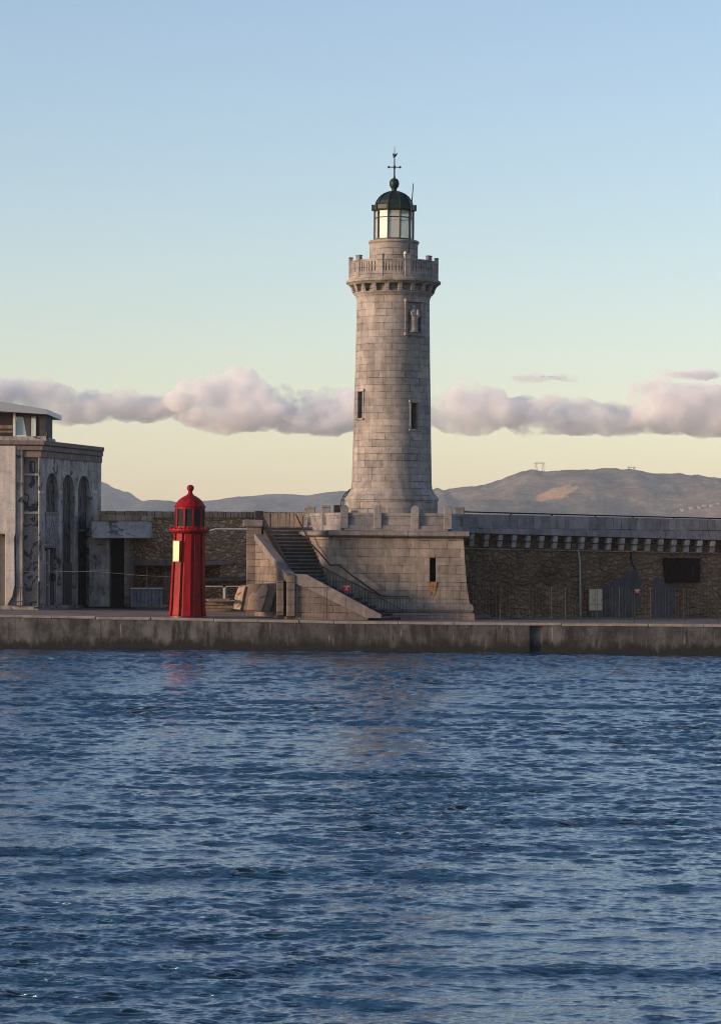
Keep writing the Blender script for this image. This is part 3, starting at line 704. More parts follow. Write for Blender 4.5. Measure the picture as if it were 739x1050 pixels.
# platform with its parapet
PY = 138.8
PF = Pl((X_(312, PY), PY), (X_(478, PY), PY))
def platform():
    x0, x1 = X_(311, PY), X_(475.5, PY); zb = 1.40
    zl0, zl1 = Z_(551.2, PY), Z_(544.2, PY)
    # battered body with a bell-shaped foot
    xr = lambda py: (X_(py_r[py], PY))
    prof = [(551.5, 0.0, 475.0), (575, .04, 476.3), (600, .09, 478.3), (614, .13, 480.3), (618.5, .17, 481.5)]
    xk, xt = X_(338, PY), X_(310, 142.4)
    def loft(m, rows):
        k = len(m.v); n = len(rows[0])
        for r in rows: m.v += [Vector(p) for p in r]
        for i in range(len(rows)-1):
            for j in range(n): m.f.append((k+n*i+j, k+n*i+(j+1) % n, k+n*i+n+(j+1) % n, k+n*i+n+j))
        m.f.append(tuple(range(k, k+n))); m.f.append(tuple(range(k+n*len(rows)-1, k+n*(len(rows)-1)-1, -1)))
        return m
    def plan(e, xr, z, yb=151.0): return [(xk-e*.5, PY-e, z), (xr, PY-e, z), (xr, yb, z), (xt-e, yb, z), (xt-e, 142.4-e*.4, z)]
    m = MB(); rows = []
    for py, dy, pxr in prof:
        z = Z_(py, PY); X1 = X_(pxr, PY, py); X0 = x0-dy
        rows.append(plan(dy, X1, z))
    loft(m, rows)
    cut = MB().rect(PF, 440.4, 572, 446.6, 596.6, -.9, .12)
    B = build(m, 'platform', M['base'], LH, cut=[cut])
    build(MB().rect(PF, 439.5, 571, 447.5, 597.5, -.9, -.75), 'slit_window', M['dark'], B)
    build(MB().slab(PF, [(440.6, 596.6), (447.6, 596.6), (446.6, 604), (445.6, 610.5), (443.8, 613), (443.0, 606), (441.6, 611.5), (440.8, 605)], -.1, .135), 'rust_stain', M['ruststain'], B)
    # torus moulding and plinth
    def ring(prof2, name, mt):
        m = MB(); rows = []
        for py, e in prof2:
            rows.append(plan(e, X_(481.5, PY)-.17+e, Z_(py, PY), 151.2))
        loft(m, rows)
        return build(m, name, mt, B, 30)
    ring([(617.5, .14), (619, .26), (621.5, .33), (624.5, .34), (627, .28), (628.2, .2)], 'base_moulding', M['coping'])
    ring([(628.2, .36), (628.6, .38), (640, .40)], 'plinth', M['base'])
    # ledge: rounded nose, separate stones
    m = MB(); rr = random.Random(2); edges = [xk-.1]
    X1 = X_(480.5, PY-.3)
    while edges[-1] < X1-1.6: edges.append(edges[-1]+rr.uniform(1.1, 2.0))
    edges.append(X1); zm = (zl0+zl1)/2; h = (zl1-zl0)/2
    for a, b in zip(edges[:-1], edges[1:]):
        sec = [(PY+1.2, zl0)] + [(PY-.06-.32*math.cos(t), zm+h*math.sin(t)) for t in [R(q) for q in (-90, -50, -20, 20, 50, 90)]] + [(PY+1.2, zl1)]
        m.prism([(a+.008, y, z) for y, z in sec], (b-a-.016, 0, 0))
    m.box(X1-1.0, PY+1.21, zl0, X1, 151.3, zl1)
    dd = Vector((xt-xk, 142.4-PY, 0)); L_ = dd.length; dd.normalize(); nn = Vector((dd.y, -dd.x, 0)); nn = nn if nn.x < 0 else -nn
    for q in range(3):
        a_ = Vector((xk, PY, 0))+dd*(L_*q/3+.01); ext = dd*(L_/3-.02)
        sec = [(-1.0, zl0)]+[(.06+.30*math.cos(t), zm+h*math.sin(t)) for t in [R(q_) for q_ in (-90, -50, -20, 20, 50, 90)]]+[(-1.0, zl1)]
        m.prism([a_+nn*o_+Vector((0, 0, z_)) for o_, z_ in sec], ext)
    m.box(xt-.35, 142.45, zl0, xt+.9, 151.3, zl1)
    build(m, 'ledge', M['coping'], B, 30)
    build(MB().prism([(xk, PY+.4, zl0+.01), (X1-.6, PY+.4, zl0+.01), (X1-.6, 151, zl0+.01), (xt+.3, 151, zl0+.01), (xt+.3, 142.6, zl0+.01)], (0, 0, zl1-zl0-.06)), 'terrace', M['pave'], B)
    # parapet: plan is a rectangle with cut corners
    zb_, zp, zpost = zl1-.01, Z_(525.9, PY), Z_(518, PY)
    pX = lambda px, y: X_(px, y, 530)
    pts = [(pX(353, PY+.25), PY+.25), (pX(387, PY+.25), PY+.25), (pX(425.5, PY+.25), PY+.25), (pX(459, PY+.35), PY+.35), (pX(471, 142.0), 142.0), (pX(471.5, 147), 147), (pX(471.5, 151), 151)]
    ptl = [(pX(353, PY+.25), PY+.25), (pX(334, 141.0), 141.0), (pX(319, 143.5), 143.5), (pX(316, 148), 148)]
    def panel(a, b):
        a = Vector((*a, 0)); b = Vector((*b, 0)); d = (b-a).normalized(); n_ = Vector((d.y, -d.x, 0))
        L_ = (b-a).length
        def bar(s0, s1, e, z0, z1):
            p = [a+d*s0-n_*e, a+d*s1-n_*e, a+d*s1+n_*e, a+d*s0+n_*e]
            return [q+Vector((0, 0, z0)) for q in p], z1-z0
        m = MB()
        for args in ((0, L_, .20, zb_, zb_+.27), (0, L_, .09, zb_+.27, zp-.16), (0, L_, .13, zp-.16, zp)):
            p, hh = bar(*args); m.prism(p, (0, 0, hh))
        build(m, 'parapet_panel', M['pale'], B, None, .02)
    for pp in (pts, ptl):
        for a, b in zip(pp[:-1], pp[1:]): panel(a, b)
    for i, (x, y) in enumerate(pts[:-1]+ptl[1:]):
        w2 = .17; m = MB()
        rnd = (x, y) in pts[:4]
        if rnd:
            top = [(x+w2*1.15*math.cos(t), y-.24, zpost-.2+.2*math.sin(t)) for t in [R(q) for q in range(0, 181, 30)]]
            m.prism([(x+w2*1.15, y-.24, zb_+.1)]+top+[(x-w2*1.15, y-.24, zb_+.1)], (0, .48, 0))
        else:
            m.box(x-w2*1.2, y-.22, zb_, x+w2*1.2, y+.22, zpost-.12); m.box(x-w2*1.35, y-.26, zpost-.12, x+w2*1.35, y+.26, zpost)
        build(m, 'parapet_post', M['pale'], B, None, .02)
t_ = NT('rust_run'); M['ruststain'] = t_.fin(t_.mix(t_.ramp(t_.noise(t_.pos(), 6, 5, .6, (3, 3, .4)), (.4, 0), (.6, 1)), (.16, .085, .04), (.30, .15, .06)), .95)
platform()

# whip antenna, white lamp and dark floodlight on the tower
o = build(MB().tube([at(416.9, 285, TY-46*S+.25), at(418.6, 255, TY-46*S+.3), at(420.6, 225, TY-46*S+.35), at(423.6, 188, TY-46*S+.4)], [.06, .06, .04, .02], 6), 'whip_antenna', M['iron'])
tag(o, 'thin black whip antenna standing on the lighthouse gallery', 'antenna')
q = at(414.5, 270, TY-44*S+.3)
T = thing('lamp', (q.x, q.y, zt(287)), 'small white hooded lamp on the lighthouse gallery', 'lamp')
build(MB().tube([(q.x, q.y, zt(287)), (q.x, q.y, zt(266)), (q.x+.05, q.y-.1, zt(264.3))], .03, 6), 'stem', M['white'], T)
build(MB().sphere((q.x+.04, q.y-.12, zt(264.6)), .10, (1, 1, 1.5), 10), 'hood', M['white'], T)
q = at(346.5, 524, 143.2)
T = thing('floodlight', (q.x, q.y, q.z), 'black floodlight on the platform parapet left of the shaft', 'lamp')
build(MB().box(q.x-.22, q.y-.1, q.z-.3, q.x+.1, q.y+.15, q.z+.3), 'housing', M['iron'], T, None, .02)
build(MB().tube([q+Vector((.12, 0, -.45)), q+Vector((.14, 0, .1)), q+Vector((.25, 0, .32))], .04, 6), 'bracket', M['iron'], T)
T = thing('safety_hoop', at(351, 524, 143.3), 'curved thin metal ladder hoops at the left foot of the shaft', 'ladder')
for k in range(2): build(MB().tube([at(349+k*2.2, 523, 143.3+k*.5), at(350+k*2.2, 513, 143.3+k*.5), at(353.5+k*2, 506.5, 143.3+k*.5), at(359+k, 501.5, 143.3+k*.5)], .025, 6), 'rail', M['iron'], T)
for t0 in ((350, 513), (351.5, 509), (354, 505.5)): build(MB().tube([at(t0[0], t0[1], 143.3), at(t0[0]+2.2, t0[1], 143.8)], .02, 5), 'rung', M['iron'], T)

# ---------------------------------------------------------------- staircase
def stairs():
    Yo = 136.9; zg = 1.40
    T = thing('staircase', (X_(330, Yo), Yo+.5, zg), 'wide stone staircase with thick sloping copings left of the lighthouse', 'staircase')
    O0 = Vector((X_(268, 142.4), 142.4, 0)); O1 = Vector((X_(302, Yo), Yo, 0)); OB = Vector((X_(315, Yo), Yo, 0)); O2 = Vector((X_(392, Yo), Yo, 0))
    I0 = Vector((X_(309, 142.4), 142.4, 0)); I1 = Vector((X_(337, PY-.05), PY-.05, 0)); I2 = Vector((X_(415, PY-.05), PY-.05, 0))
    zk = 3.06; ztop = Z_(540, 142.4, 285)
    m = MB(); tr = MB(); N1, N2 = 16, 9
    for i in range(N1):
        f0, f1 = i/N1, (i+1)/N1; z = zk+(ztop-zk)*(i+1)/N1
        q = [O1.lerp(O0, f0), I1.lerp(I0, f0), I1.lerp(I0, f1), O1.lerp(O0, f1)]
        m.prism([p+Vector((0, 0, zg)) for p in q], (0, 0, z-zg-.05*0))
        a, b = q[0], q[1]; d = ((O1-O0)+(I1-I0)).normalized()*.04
        tr.prism([a+d+Vector((0, 0, z-.055)), b+d+Vector((0, 0, z-.055)), q[2]+d+Vector((0, 0, z-.055)), q[3]+d+Vector((0, 0, z-.055))], (0, 0, .058))
    for i in range(N2):
        f0, f1 = i/N2, (i+1)/N2; z = zg+(zk-zg)*(i+1)/N2
        q = [O2.lerp(OB, f0), I2.lerp(I1, f0), I2.lerp(I1, f1), O2.lerp(OB, f1)]
        m.prism([p+Vector((0, 0, zg)) for p in q], (0, 0, z-zg))
        d = (O2-O1).normalized()*.04; tr.prism([p+d+Vector((0, 0, z-.055)) for p in q], (0, 0, .058))
    m.prism([p+Vector((0, 0, zg)) for p in (O1, OB, I1)], (0, 0, zk-zg-.002))
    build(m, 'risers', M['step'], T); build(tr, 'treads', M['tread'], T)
    # outer walls and copings
    n1 = Vector(((O1-O0).y, -(O1-O0).x, 0)).normalized()
    if n1.x > 0: n1 = -n1
    zA, zK, zE = Z_(545.5, 142.4, 262), Z_(588.5, Yo, 312), Z_(630.5, Yo, 388)
    def wallrun(a, b, za, zb, nrm, name, mt, th, zlow=None, off0=-.02, off1=.45):
        # th: coping depth; zlow None = fill to ground
        if zlow is None: ba, bb = Vector((a.x, a.y, za-th)), Vector((b.x, b.y, zb-th))
        lo_a, lo_b = (za-th, zb-th) if zlow is None else (zlow, zlow)
        hi_a, hi_b = (za, zb) if zlow is None else (za-th+.002, zb-th+.002)
        mm = MB().hull8([(*(a+nrm*off0).xy, lo_a), (*(b+nrm*off0).xy, lo_b), (*(b+nrm*off1).xy, lo_b), (*(a+nrm*off1).xy, lo_a)],
                        [(*(a+nrm*off0).xy, hi_a), (*(b+nrm*off0).xy, hi_b), (*(b+nrm*off1).xy, hi_b), (*(a+nrm*off1).xy, hi_a)])
        return build(mm, name, mt, T, None, .02)
    wallrun(O0, O1, zA, zK, n1, 'coping', M['coping'], .34, None, -.03, .46)
    wallrun(O0, O1, zA, zK, n1, 'side_wall', M['stair'], .34, zg, -.02, .40)
    n2 = Vector((0, -1, 0))
    a, b = O1, O2
    pc_ = Pl((a.x, Yo-.5), (b.x, Yo-.5))
    build(MB().slab(pc_, [(302.8, 588.4), (314.5, 589.0), (391, 630.2), (391, 634), (376, 634), (314.5, 603.2), (302.8, 599.0)], -.5, 0), 'coping', M['coping'], T, None, .02)
    build(MB().slab(pc_, [(302.8, 598.5), (314.5, 602.8), (377, 634), (377, 636), (302.8, 636)], -.5, -.09), 'side_wall', M['stair'], T)
    # newel at the turn and pilasters
    ys = Yo-.56
    pf = Pl((X_(280, ys), ys), (X_(330, ys), ys))
    build(MB().rect(pf, 293.8, 589.6, 302.6, 632, -.8, 0), 'newel', M['stair'], T, None, .03)
    build(MB().rect(pf, 283.4, 595.5, 291, 631, -1.6, -.25), 'pilaster', M['stair'], T, None, .03)
    # head of the stair: a capped pier
    c0 = Vector((X_(261.5, 142.4), 142.4, 0)); zc = Z_(533, 142.4, 262)
    build(MB().box(c0.x-.42, c0.y-.35, zg, c0.x+.34, c0.y+.5, zc-.36), 'pier', M['stair'], T, None, .03)
    build(MB().box(c0.x-.62, c0.y-.5, zc-.36, c0.x+.42, c0.y+.6, zc), 'pier_cap', M['coping'], T, None, .05)
    # low wall of the inner side (between steps and platform)
    wallrun(I0, I1, Z_(552, 142.4, 309)+.1, Z_(600, PY, 335)+.5, Vector((-1, 0, 0)), 'inner_kerb', M['base'], .3, zg, -.15, .10)
    # railings
    def rail(pts, r=.032): return [Vector(p) for p in pts]
    R1 = [at(303.5, 528, 142.2), at(310, 541, 141.2), at(318, 557, 140.2), at(327, 566, 139.4), at(338.5, 579.5, 138.3), at(347.5, 579.2, 138.3), at(360, 589.5, 138.3), at(378, 602.5, 138.3), at(391, 611, 138.3), at(400, 611.6, 138.3)]
    h = build(MB().tube(R1, .04, 6), 'wall_handrail', M['iron'], T)
    RT = [at(322, 576, 137.3), at(337, 585.5, 137.3), at(356, 595, 137.3), at(375, 604, 137.3), at(391, 611.8, 137.3), at(417, 611.8, 137.3)]
    RB = [at(322, 593, 137.3), at(337, 601.5, 137.3), at(356, 611, 137.3), at(375, 621, 137.3), at(391, 628, 137.3), at(417, 628, 137.3)]
    Lr = build(MB().tube(RT, .03, 6).tube(RB, .022, 6), 'stair_railing', M['iron'], T)
    def interp(L, x):
        for a, b in zip(L[:-1], L[1:]):
            if a.x <= x <= b.x: return a.lerp(b, (x-a.x)/(b.x-a.x))
        return L[-1]
    x = RT[0].x; i = 0
    while x < RT[-1].x:
        p, q = interp(RT, x), interp(RB, x); build(MB().tube([p, q], .022 if i % 6 == 0 else .018, 4), 'baluster', M['iron'], Lr); x += .155; i += 1
    e = RT[-1]; build(MB().tube([e, e+Vector((.1, 0, -.02)), e+Vector((.14, 0, -.1)), e+Vector((.12, 0, -.25))], .025, 6), 'rail_end', M['iron'], Lr)
    # dark meshed railing down the left side of the upper flight
    a0, a1 = O0+Vector((.1, 0, ztop+1.0)), O1+Vector((.05, .2, zk+.75))
    lr = build(MB().tube([at(268.5, 528, 142.3), at(284, 557, 139.8), at(300.5, 588, 137.1)], .04, 6), 'left_railing', M['iron'], T)
    for k in range(40):
        f = k/39; p = at(268.5, 528, 142.3).lerp(at(300.5, 588, 137.1), f); q = O0.lerp(O1, f)+Vector((.1, 0, 0)); zz = zk+(ztop-zk)*(1-f)
        build(MB().tube([p, (p.x+.02, p.y, min(p.z-.1, zz))], .018, 4), 'baluster', M['iron'], lr)
    gx = at(266, 524.5, 142.3)
    return T
stairs()
q = at(266, 533, 142.35)
o = build(MB().box(q.x-.22, q.y-.2, q.z, q.x+.2, q.y+.2, q.z+.44), 'junction_box', M['iron'], None, None, .02); tag(o, 'black metal box on top of the stair head pier', 'box')

def sign(px0, py0, px1, py1, Y, label, bars):
    c = at((px0+px1)/2, (py0+py1)/2, Y)
    T = thing('warning_sign', c, label, 'sign')
    p = Pl((-10, Y), (10, Y))
    build(MB().rect(p, px0, py0, px1, py1, 0, .02), 'plate', M['reds'], T)
    for (a, b, c_, d) in bars: build(MB().rect(p, px0+(px1-px0)*a, py0+(py1-py0)*b, px0+(px1-px0)*c_, py0+(py1-py0)*d, .02, .026), 'marking', M['white'], T)
sign(351.5, 600, 359, 606.5, 137.2, 'small red sign with white marking on the stair railing', [(.1, .12, .9, .24), (.42, .35, .58, .8), (.3, .68, .7, .82)])
p_ = PR.pt(653, 605, .1)
sign(649.8, 604, 656, 608, p_.y-.05, 'tiny red and white notice on the grey patch of the dark wall', [(.1, .1, .9, .42), (.35, .55, .65, .9)])

# ---------------------------------------------------------------- red beacon
def beacon():
    Y = 135.9; s = Y/FPX; base = at(192.2, 630.3, Y); zg = qz(base.x)-.02
    T = thing('red_beacon', (base.x, Y, zg), 'small bright red metal harbour beacon with domed top on the quay edge', 'beacon')
    c = (base.x, Y); k = (Z_(497.5, Y, 194)-zg)/(630.3-497.5)
    z = lambda py: zg+(630.3-py)*k
    # fluted body: ten flat pilasters with sunk joints between them
    def sec(r, zz, mbv):
        for i in range(10):
            a = R(36*i)
            for da, rr in ((-17.6, .90), (-12.2, .92), (-11.6, 1.0), (11.6, 1.0), (12.2, .92), (17.6, .90)):
                t = a+R(da); f = 1/math.cos(R(da)) if abs(rr-1) < .01 else 1
                mbv.append(Vector((c[0]+r*rr*f*math.sin(t)*.985, Y-r*rr*f*math.cos(t)*.985, zz)))
    m = MB(); lev = [(19.4, 630.5), (19.1, 627), (18.4, 620), (17.4, 590), (16.3, 560), (15.9, 546)]
    for r, y in lev: sec(r*s, z(y), m.v)
    n = 60
    for i in range(len(lev)-1):
        for j in range(n): m.f.append((i*n+j, i*n+(j+1) % n, (i+1)*n+(j+1) % n, (i+1)*n+j))
    m.f.append(tuple(range(n))); m.f.append(tuple(range((len(lev)-1)*n, len(lev)*n)))
    build(m, 'body', M['red'], T)
    build(MB().lathe([(20.6*s, zg), (20.6*s, zg+.07), (19.5*s, zg+.1)], c, 40), 'foot', M['redd'], T, 40)
    build(MB().lathe([(r*s, z(y)) for r, y in [(15, 546.5), (18, 545.6), (20.0, 544.6), (20.8, 543.2), (20.6, 541.8), (19, 541.2), (14, 541.1)]], c, 40), 'gallery', M['red'], T, 35)
    m = MB()
    for i in range(16):
        t = R(22.5*i); m.sphere((c[0]+19.9*s*math.sin(t), Y-19.9*s*math.cos(t), z(540.8)), .05, (1, 1, 1.1), 8)
    build(m, 'gallery_bolts', M['red'], T)
    L = build(MB().lathe([(r*s, z(y)) for r, y in [(15.1, 541.5), (15.1, 538.8), (13.9, 538.6)]], c, 10, R(18)), 'lantern', M['red'], T)
    for i in range(10):
        t = R(18+36*i); build(MB().rbox(c, t, 13.9*s, 15.4*s, 1.7*s, z(540), z(520)), 'mullion', M['red'], L)
        if i not in ():
            a = R(36*i); rr = 14.8*math.cos(R(18)); build(MB().rbox(c, a, (rr-.4)*s, (rr-.1)*s, 8.0*s, z(539), z(521)), 'pane', M['dark'], L)
    build(MB().lathe([(15.2*s, z(521.5)), (15.2*s, z(518.6))], c, 40), 'lantern_head', M['red'], T, 40)
    build(MB().lathe([(r*s, z(y)) for r, y in [(14, 519.4), (16.3, 519.6), (16.5, 518.8), (15.4, 517.8), (14.2, 515.6), (12.2, 512.9), (9.2, 510.4), (6.0, 508.5), (3.6, 507.3), (2.5, 505.8), (2.1, 503.8), (2.5, 503.2), (3.4, 501.8), (3.7, 500.2), (3.3, 498.6), (2.0, 497.5), (.4, 497.1)]], c, 36), 'dome', M['red'], T, 45)
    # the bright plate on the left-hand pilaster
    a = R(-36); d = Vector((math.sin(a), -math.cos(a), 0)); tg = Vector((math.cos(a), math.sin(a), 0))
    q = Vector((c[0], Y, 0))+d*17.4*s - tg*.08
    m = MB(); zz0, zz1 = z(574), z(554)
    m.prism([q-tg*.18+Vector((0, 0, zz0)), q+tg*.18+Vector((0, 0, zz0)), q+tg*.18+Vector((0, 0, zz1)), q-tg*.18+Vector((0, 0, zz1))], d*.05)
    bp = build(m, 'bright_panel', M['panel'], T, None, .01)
    m = MB()
    for (s0, s1, za, zb) in ((-.21, .21, zz1, zz1+.03), (-.21, .21, zz0-.03, zz0), (-.21, -.182, zz0, zz1), (.182, .21, zz0, zz1)):
        m.prism([q+tg*s0+Vector((0, 0, za)), q+tg*s1+Vector((0, 0, za)), q+tg*s1+Vector((0, 0, zb)), q+tg*s0+Vector((0, 0, zb))], d*.06)
    build(m, 'frame', M['redd'], bp)
    T.rotation_euler = (0, R(.85), 0)
t_ = NT('sun_glint_plate'); t_.b.inputs['Emission Color'].default_value = (1, .58, .20, 1); t_.b.inputs['Emission Strength'].default_value = .30  # weak emission imitates low sun glinting off the plate
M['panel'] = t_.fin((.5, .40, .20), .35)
beacon()

# ---------------------------------------------------------------- low building on the left
BY = 146.0
XC = X_(40.5, BY); PS = Pl((XC, BY), (X_(103, LY), LY)); PB = Pl((XC-10, BY), (XC, BY))
def building():
    T = thing('harbour_building', (XC-2, BY+4, 1.5), 'graffiti covered grey harbour building with three arches at the left edge', 'building')
    zc = PB.pt(40.5, 456, 0).z; zg = 1.45
    far = Vector((X_(103, LY), LY))
    foot = [(XC-12, BY), (XC, BY), (far.x, far.y), (far.x-2, far.y+8), (XC-12, far.y+8)]
    body = MB().prism([(x, y, zg) for x, y in foot], (0, 0, zc-zg))
    cuts = []
    def arch(x0, x1, ytop, yspr, ybot, slope=.0):
        xm = (x0+x1)/2; pts = [(x1, ybot), (x0, ybot), (x0, yspr)]
        for q in range(1, 10):
            t = math.pi*(1-q/10); pts.append((xm+(x1-x0)/2*math.cos(t), yspr-(yspr-ytop)*math.sin(t)+ (xm*0)))
        pts.append((x1, yspr)); return MB().slab(PS, pts, -.24, .02)
    cuts += [arch(48.2, 59.8, 485, 499, 525.5), arch(64.8, 76.4, 486.6, 501, 620.5), arch(80.8, 92.6, 487.8, 502, 620.2)]
    cuts.append(MB().rect(PS, 46.6, 561.5, 58.2, 620.6, -.2, .02))
    cuts.append(MB().rect(PB, 24.4, 467, 39.5, 621.5, -.35, .03))
    cuts.append(MB().rect(PB, -30, 547.5, 5.8, 621, -.6, .03))
    build(body, 'wall', M['plaster'], T, cut=cuts)
    # recess backs
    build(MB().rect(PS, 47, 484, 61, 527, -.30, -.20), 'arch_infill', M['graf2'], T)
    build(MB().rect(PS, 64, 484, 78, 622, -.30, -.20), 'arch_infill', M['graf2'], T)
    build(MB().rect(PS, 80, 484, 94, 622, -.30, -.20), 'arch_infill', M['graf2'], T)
    build(MB().rect(PS, 66, 577, 76.2, 622, -.22, -.12), 'low_wall', M['patch'], T)
    build(MB().rect(PS, 80.8, 542.8, 92.6, 545, -.22, -.06), 'transom', M['plaster'], T)
    build(MB().rect(PB, 24, 466, 40, 622, -.37, -.3), 'tagged_panel', M['graf'], T)
    build(MB().rect(PB, 24.6, 485.5, 39.4, 487.6, -.3, -.1), 'band', M['plaster2'], T); build(MB().rect(PB, 24.6, 524.6, 39.4, 526.8, -.3, -.12), 'band', M['plaster2'], T)
    build(MB().rect(PS, 47.6, 527.5, 60.2, 557, -.05, .03), 'tagged_panel', M['graf'], T)
    build(MB().rect(PS, 47, 525.2, 61, 527.6, -.1, .1), 'sill', M['cornice'], T)
    # door under the first arch
    D = build(MB().rect(PS, 46.6, 561.5, 58.2, 620.6, -.25, -.16), 'door', M['dark'], T)
    build(MB().rect(PS, 52.5, 567, 57.8, 620, -.16, -.12), 'door_leaf', M['patch'], D)
    for (a, b, c_, d) in ((46.6, 565, 47.8, 620.4), (50.2, 563, 51.6, 620.4), (46.8, 576, 51.4, 578.6), (46.8, 599, 51.4, 601)): build(MB().rect(PS, a, b, c_, d, -.15, -.04), 'frame', M['galv'], D)
    build(MB().rect(PS, 46, 559.6, 59, 561.8, -.1, .08), 'door_lintel', M['cornice'], T)
    q = PS.pt(53.4, 592.5, .1); build(MB().tube([q, q+PS.n*.16], .19, 14), 'black_disc', M['iron'], T)
    # pilasters
    for a, b in ((41, 46.4), (60.6, 64.2), (77.0, 80.2), (93.6, 97.5)):
        y0 = 470 if a < 45 else 503
        build(MB().rect(PS, a, y0, b, 619.8, -.02, .05), 'pilaster', M['plaster'], T, None, .02)
    for a, b in ((41.2, 46.6), (60.8, 63.9), (77.2, 80.0), (94, 100)): build(MB().rect(PS, a, 503.4, b, 505.6, -.02, .08), 'impost', M['plaster2'], T)
    # cornice: stepped
    for i, (ya, yb, off) in enumerate(((451.6, 456.2, .45), (456.6, 461.8, .28), (462.2, 469.0, .12))):
        f = lambda px, y: y+(px-40.5)*.112
        za, zb = PB.pt(40.5, ya, off).z, PB.pt(40.5, yb, off).z
        fo = [(XC-12, BY-off), (XC+off*.55, BY-off), (far.x+off*.35, far.y-off*.2), (far.x-1.5, far.y+8), (XC-12, far.y+8)]
        build(MB().prism([(x, y, zb) for x, y in fo], (0, 0, za-zb)), 'cornice', M['cornice'], T, None, .03)
    # pale left wing
    build(MB().slab(PB, [(-200, 457), (16.4, 457), (16.4, 546), (15, 552), (15.6, 600), (13, 612), (8, 620.5), (5.8, 620.5), (5.8, 547.5), (-30, 547.5), (-30, 620.5), (-200, 620.5)], -.02, .32), 'rendered_wing', M['plaster2'], T, None, .02)
    build(MB().rect(PB, 16.8, 457, 23.6, 621, -.02, .2), 'pilaster', M['plaster'], T, None, .02)
    build(MB().rect(PB, -30, 547.5, 5.8, 621, -.6, -.45), 'door', M['beige'], T)
    build(MB().rect(PB, -30, 547.5, 5.8, 549, -.45, -.1), 'door_head', M['plaster2'], T)
    # roof-top look-out room
    rp = Pl((XC-10, BY+1.0), (XC, BY+1.0))
    rt = build(MB().slab(rp, [(-160, 402), (0, 411.6), (48.5, 419.6), (49, 424.8), (0, 421.6), (-160, 416)], -6.3, .8), 'roof', M['galvroof'], T)
    LR = build(MB().rect(rp, 38.5, 424.5, 46.8, 451, -3.5, -.1), 'lookout_wall', M['patch'], T)
    build(MB().rect(rp, -160, 447.3, 47.5, 452, -4.5, .1), 'sill', M['plaster'], T)
    build(MB().rect(rp, -160, 424, -4, 448, -4.2, -3.6), 'lookout_wall', M['patch'], T)
    build(MB().rect(rp, -60, 423.5, 13.5, 447.5, -.3, -.22), 'window', M['dglass'], T)
    build(MB().rect(rp, -60, 436, 13.5, 439.5, -.22, -.2), 'blind', M['wood'], T); build(MB().rect(rp, -60, 441.5, 13.5, 443.5, -.22, -.2), 'blind', M['wood'], T)
    build(MB().rect(rp, 13.8, 423.3, 16.2, 448, -.4, .02), 'window_frame', M['white'], T)
    build(MB().slab(rp, [(17.5, 427), (24, 427), (27.5, 446.5), (16.6, 446.5)], -.25, -.15), 'tilted_window', M['wglass'], T)
    build(MB().slab(rp, [(16.4, 423.5), (38.5, 424.8), (38.5, 427), (32, 427), (31.6, 447.5), (27.6, 447.5), (24.2, 427.4), (16.4, 427)], -.35, -.12), 'window_frame', M['patch'], T)
    build(MB().rect(rp, 36.9, 425.5, 38.4, 448, -.35, -.05), 'window_frame', M['iron'], T)
    build(MB().rect(rp, 32, 427, 36.9, 447.5, -.22, -.2), 'window_pane', M['lglass'], T)
    q = rp.pt(48.5, 449, 0); build(MB().tube([q, q+Vector((0, 0, .3))], .07, 8), 'vent_pipe', M['iron'], T)
t_ = NT('metal_roof'); M['galvroof'] = t_.fin((.30, .33, .38), .45, None, .3)
building()

# shed with a board canopy between building and sea wall
def shed():
    ys = 151.6; p = Pl((X_(90, ys), ys), (X_(150, ys), ys)); b = p.pt(118, 621)
    T = thing('shed', (b.x, ys+1, 1.45), 'low grey shed with a peeling pale fascia board beside the arched building', 'shed')
    build(MB().rect(p, 92, 551, 112.4, 622, -3.3, 0), 'wall', M['plaster'], T)
    build(MB().rect(p, 127.6, 551, 132.6, 621, -3.3, 0), 'jamb', M['stair'], T)
    build(MB().rect(p, 112, 551, 128, 622, -1.6, -1.4), 'dark_interior', M['dark'], T)
    build(MB().rect(p, 94, 534.0, 150.0, 551.8, -3.3, 1.0), 'fascia_board', M['board'], T, None, .02)
    build(MB().slab(p, [(96, 527.8), (151, 528.8), (151, 534.2), (96, 534)], -3.3, 1.1), 'roof_slab', M['capstone'], T, None, .02)
    build(MB().rect(p, 92, 584, 112.6, 585.6, 0, .03), 'ledge', M['galv'], T)
shed()
def obj1(mb, name, mat, label, cat, group=None, bevel=0): return tag(build(mb, name, mat, None, None, bevel), label, cat, group)

pq = Pl((-20, 150.0), (0, 150.0))
T = thing('sheet_barrier', pq.pt(150, 622), 'blue grey corrugated sheet barrier in front of the dark opening', 'barrier')
m = MB()
for i in range(17):
    x = 134.5+i*1.9; m.rect(pq, x, 604+(i % 2)*.1, x+1.95, 622.3, -.05*(i % 2)-.03, .05*((i+1) % 2))
build(m, 'sheet', M['tarp'], T); build(MB().rect(pq, 133.8, 602.6, 167.4, 604, -.06, .08), 'top_rail', M['galv'], T)

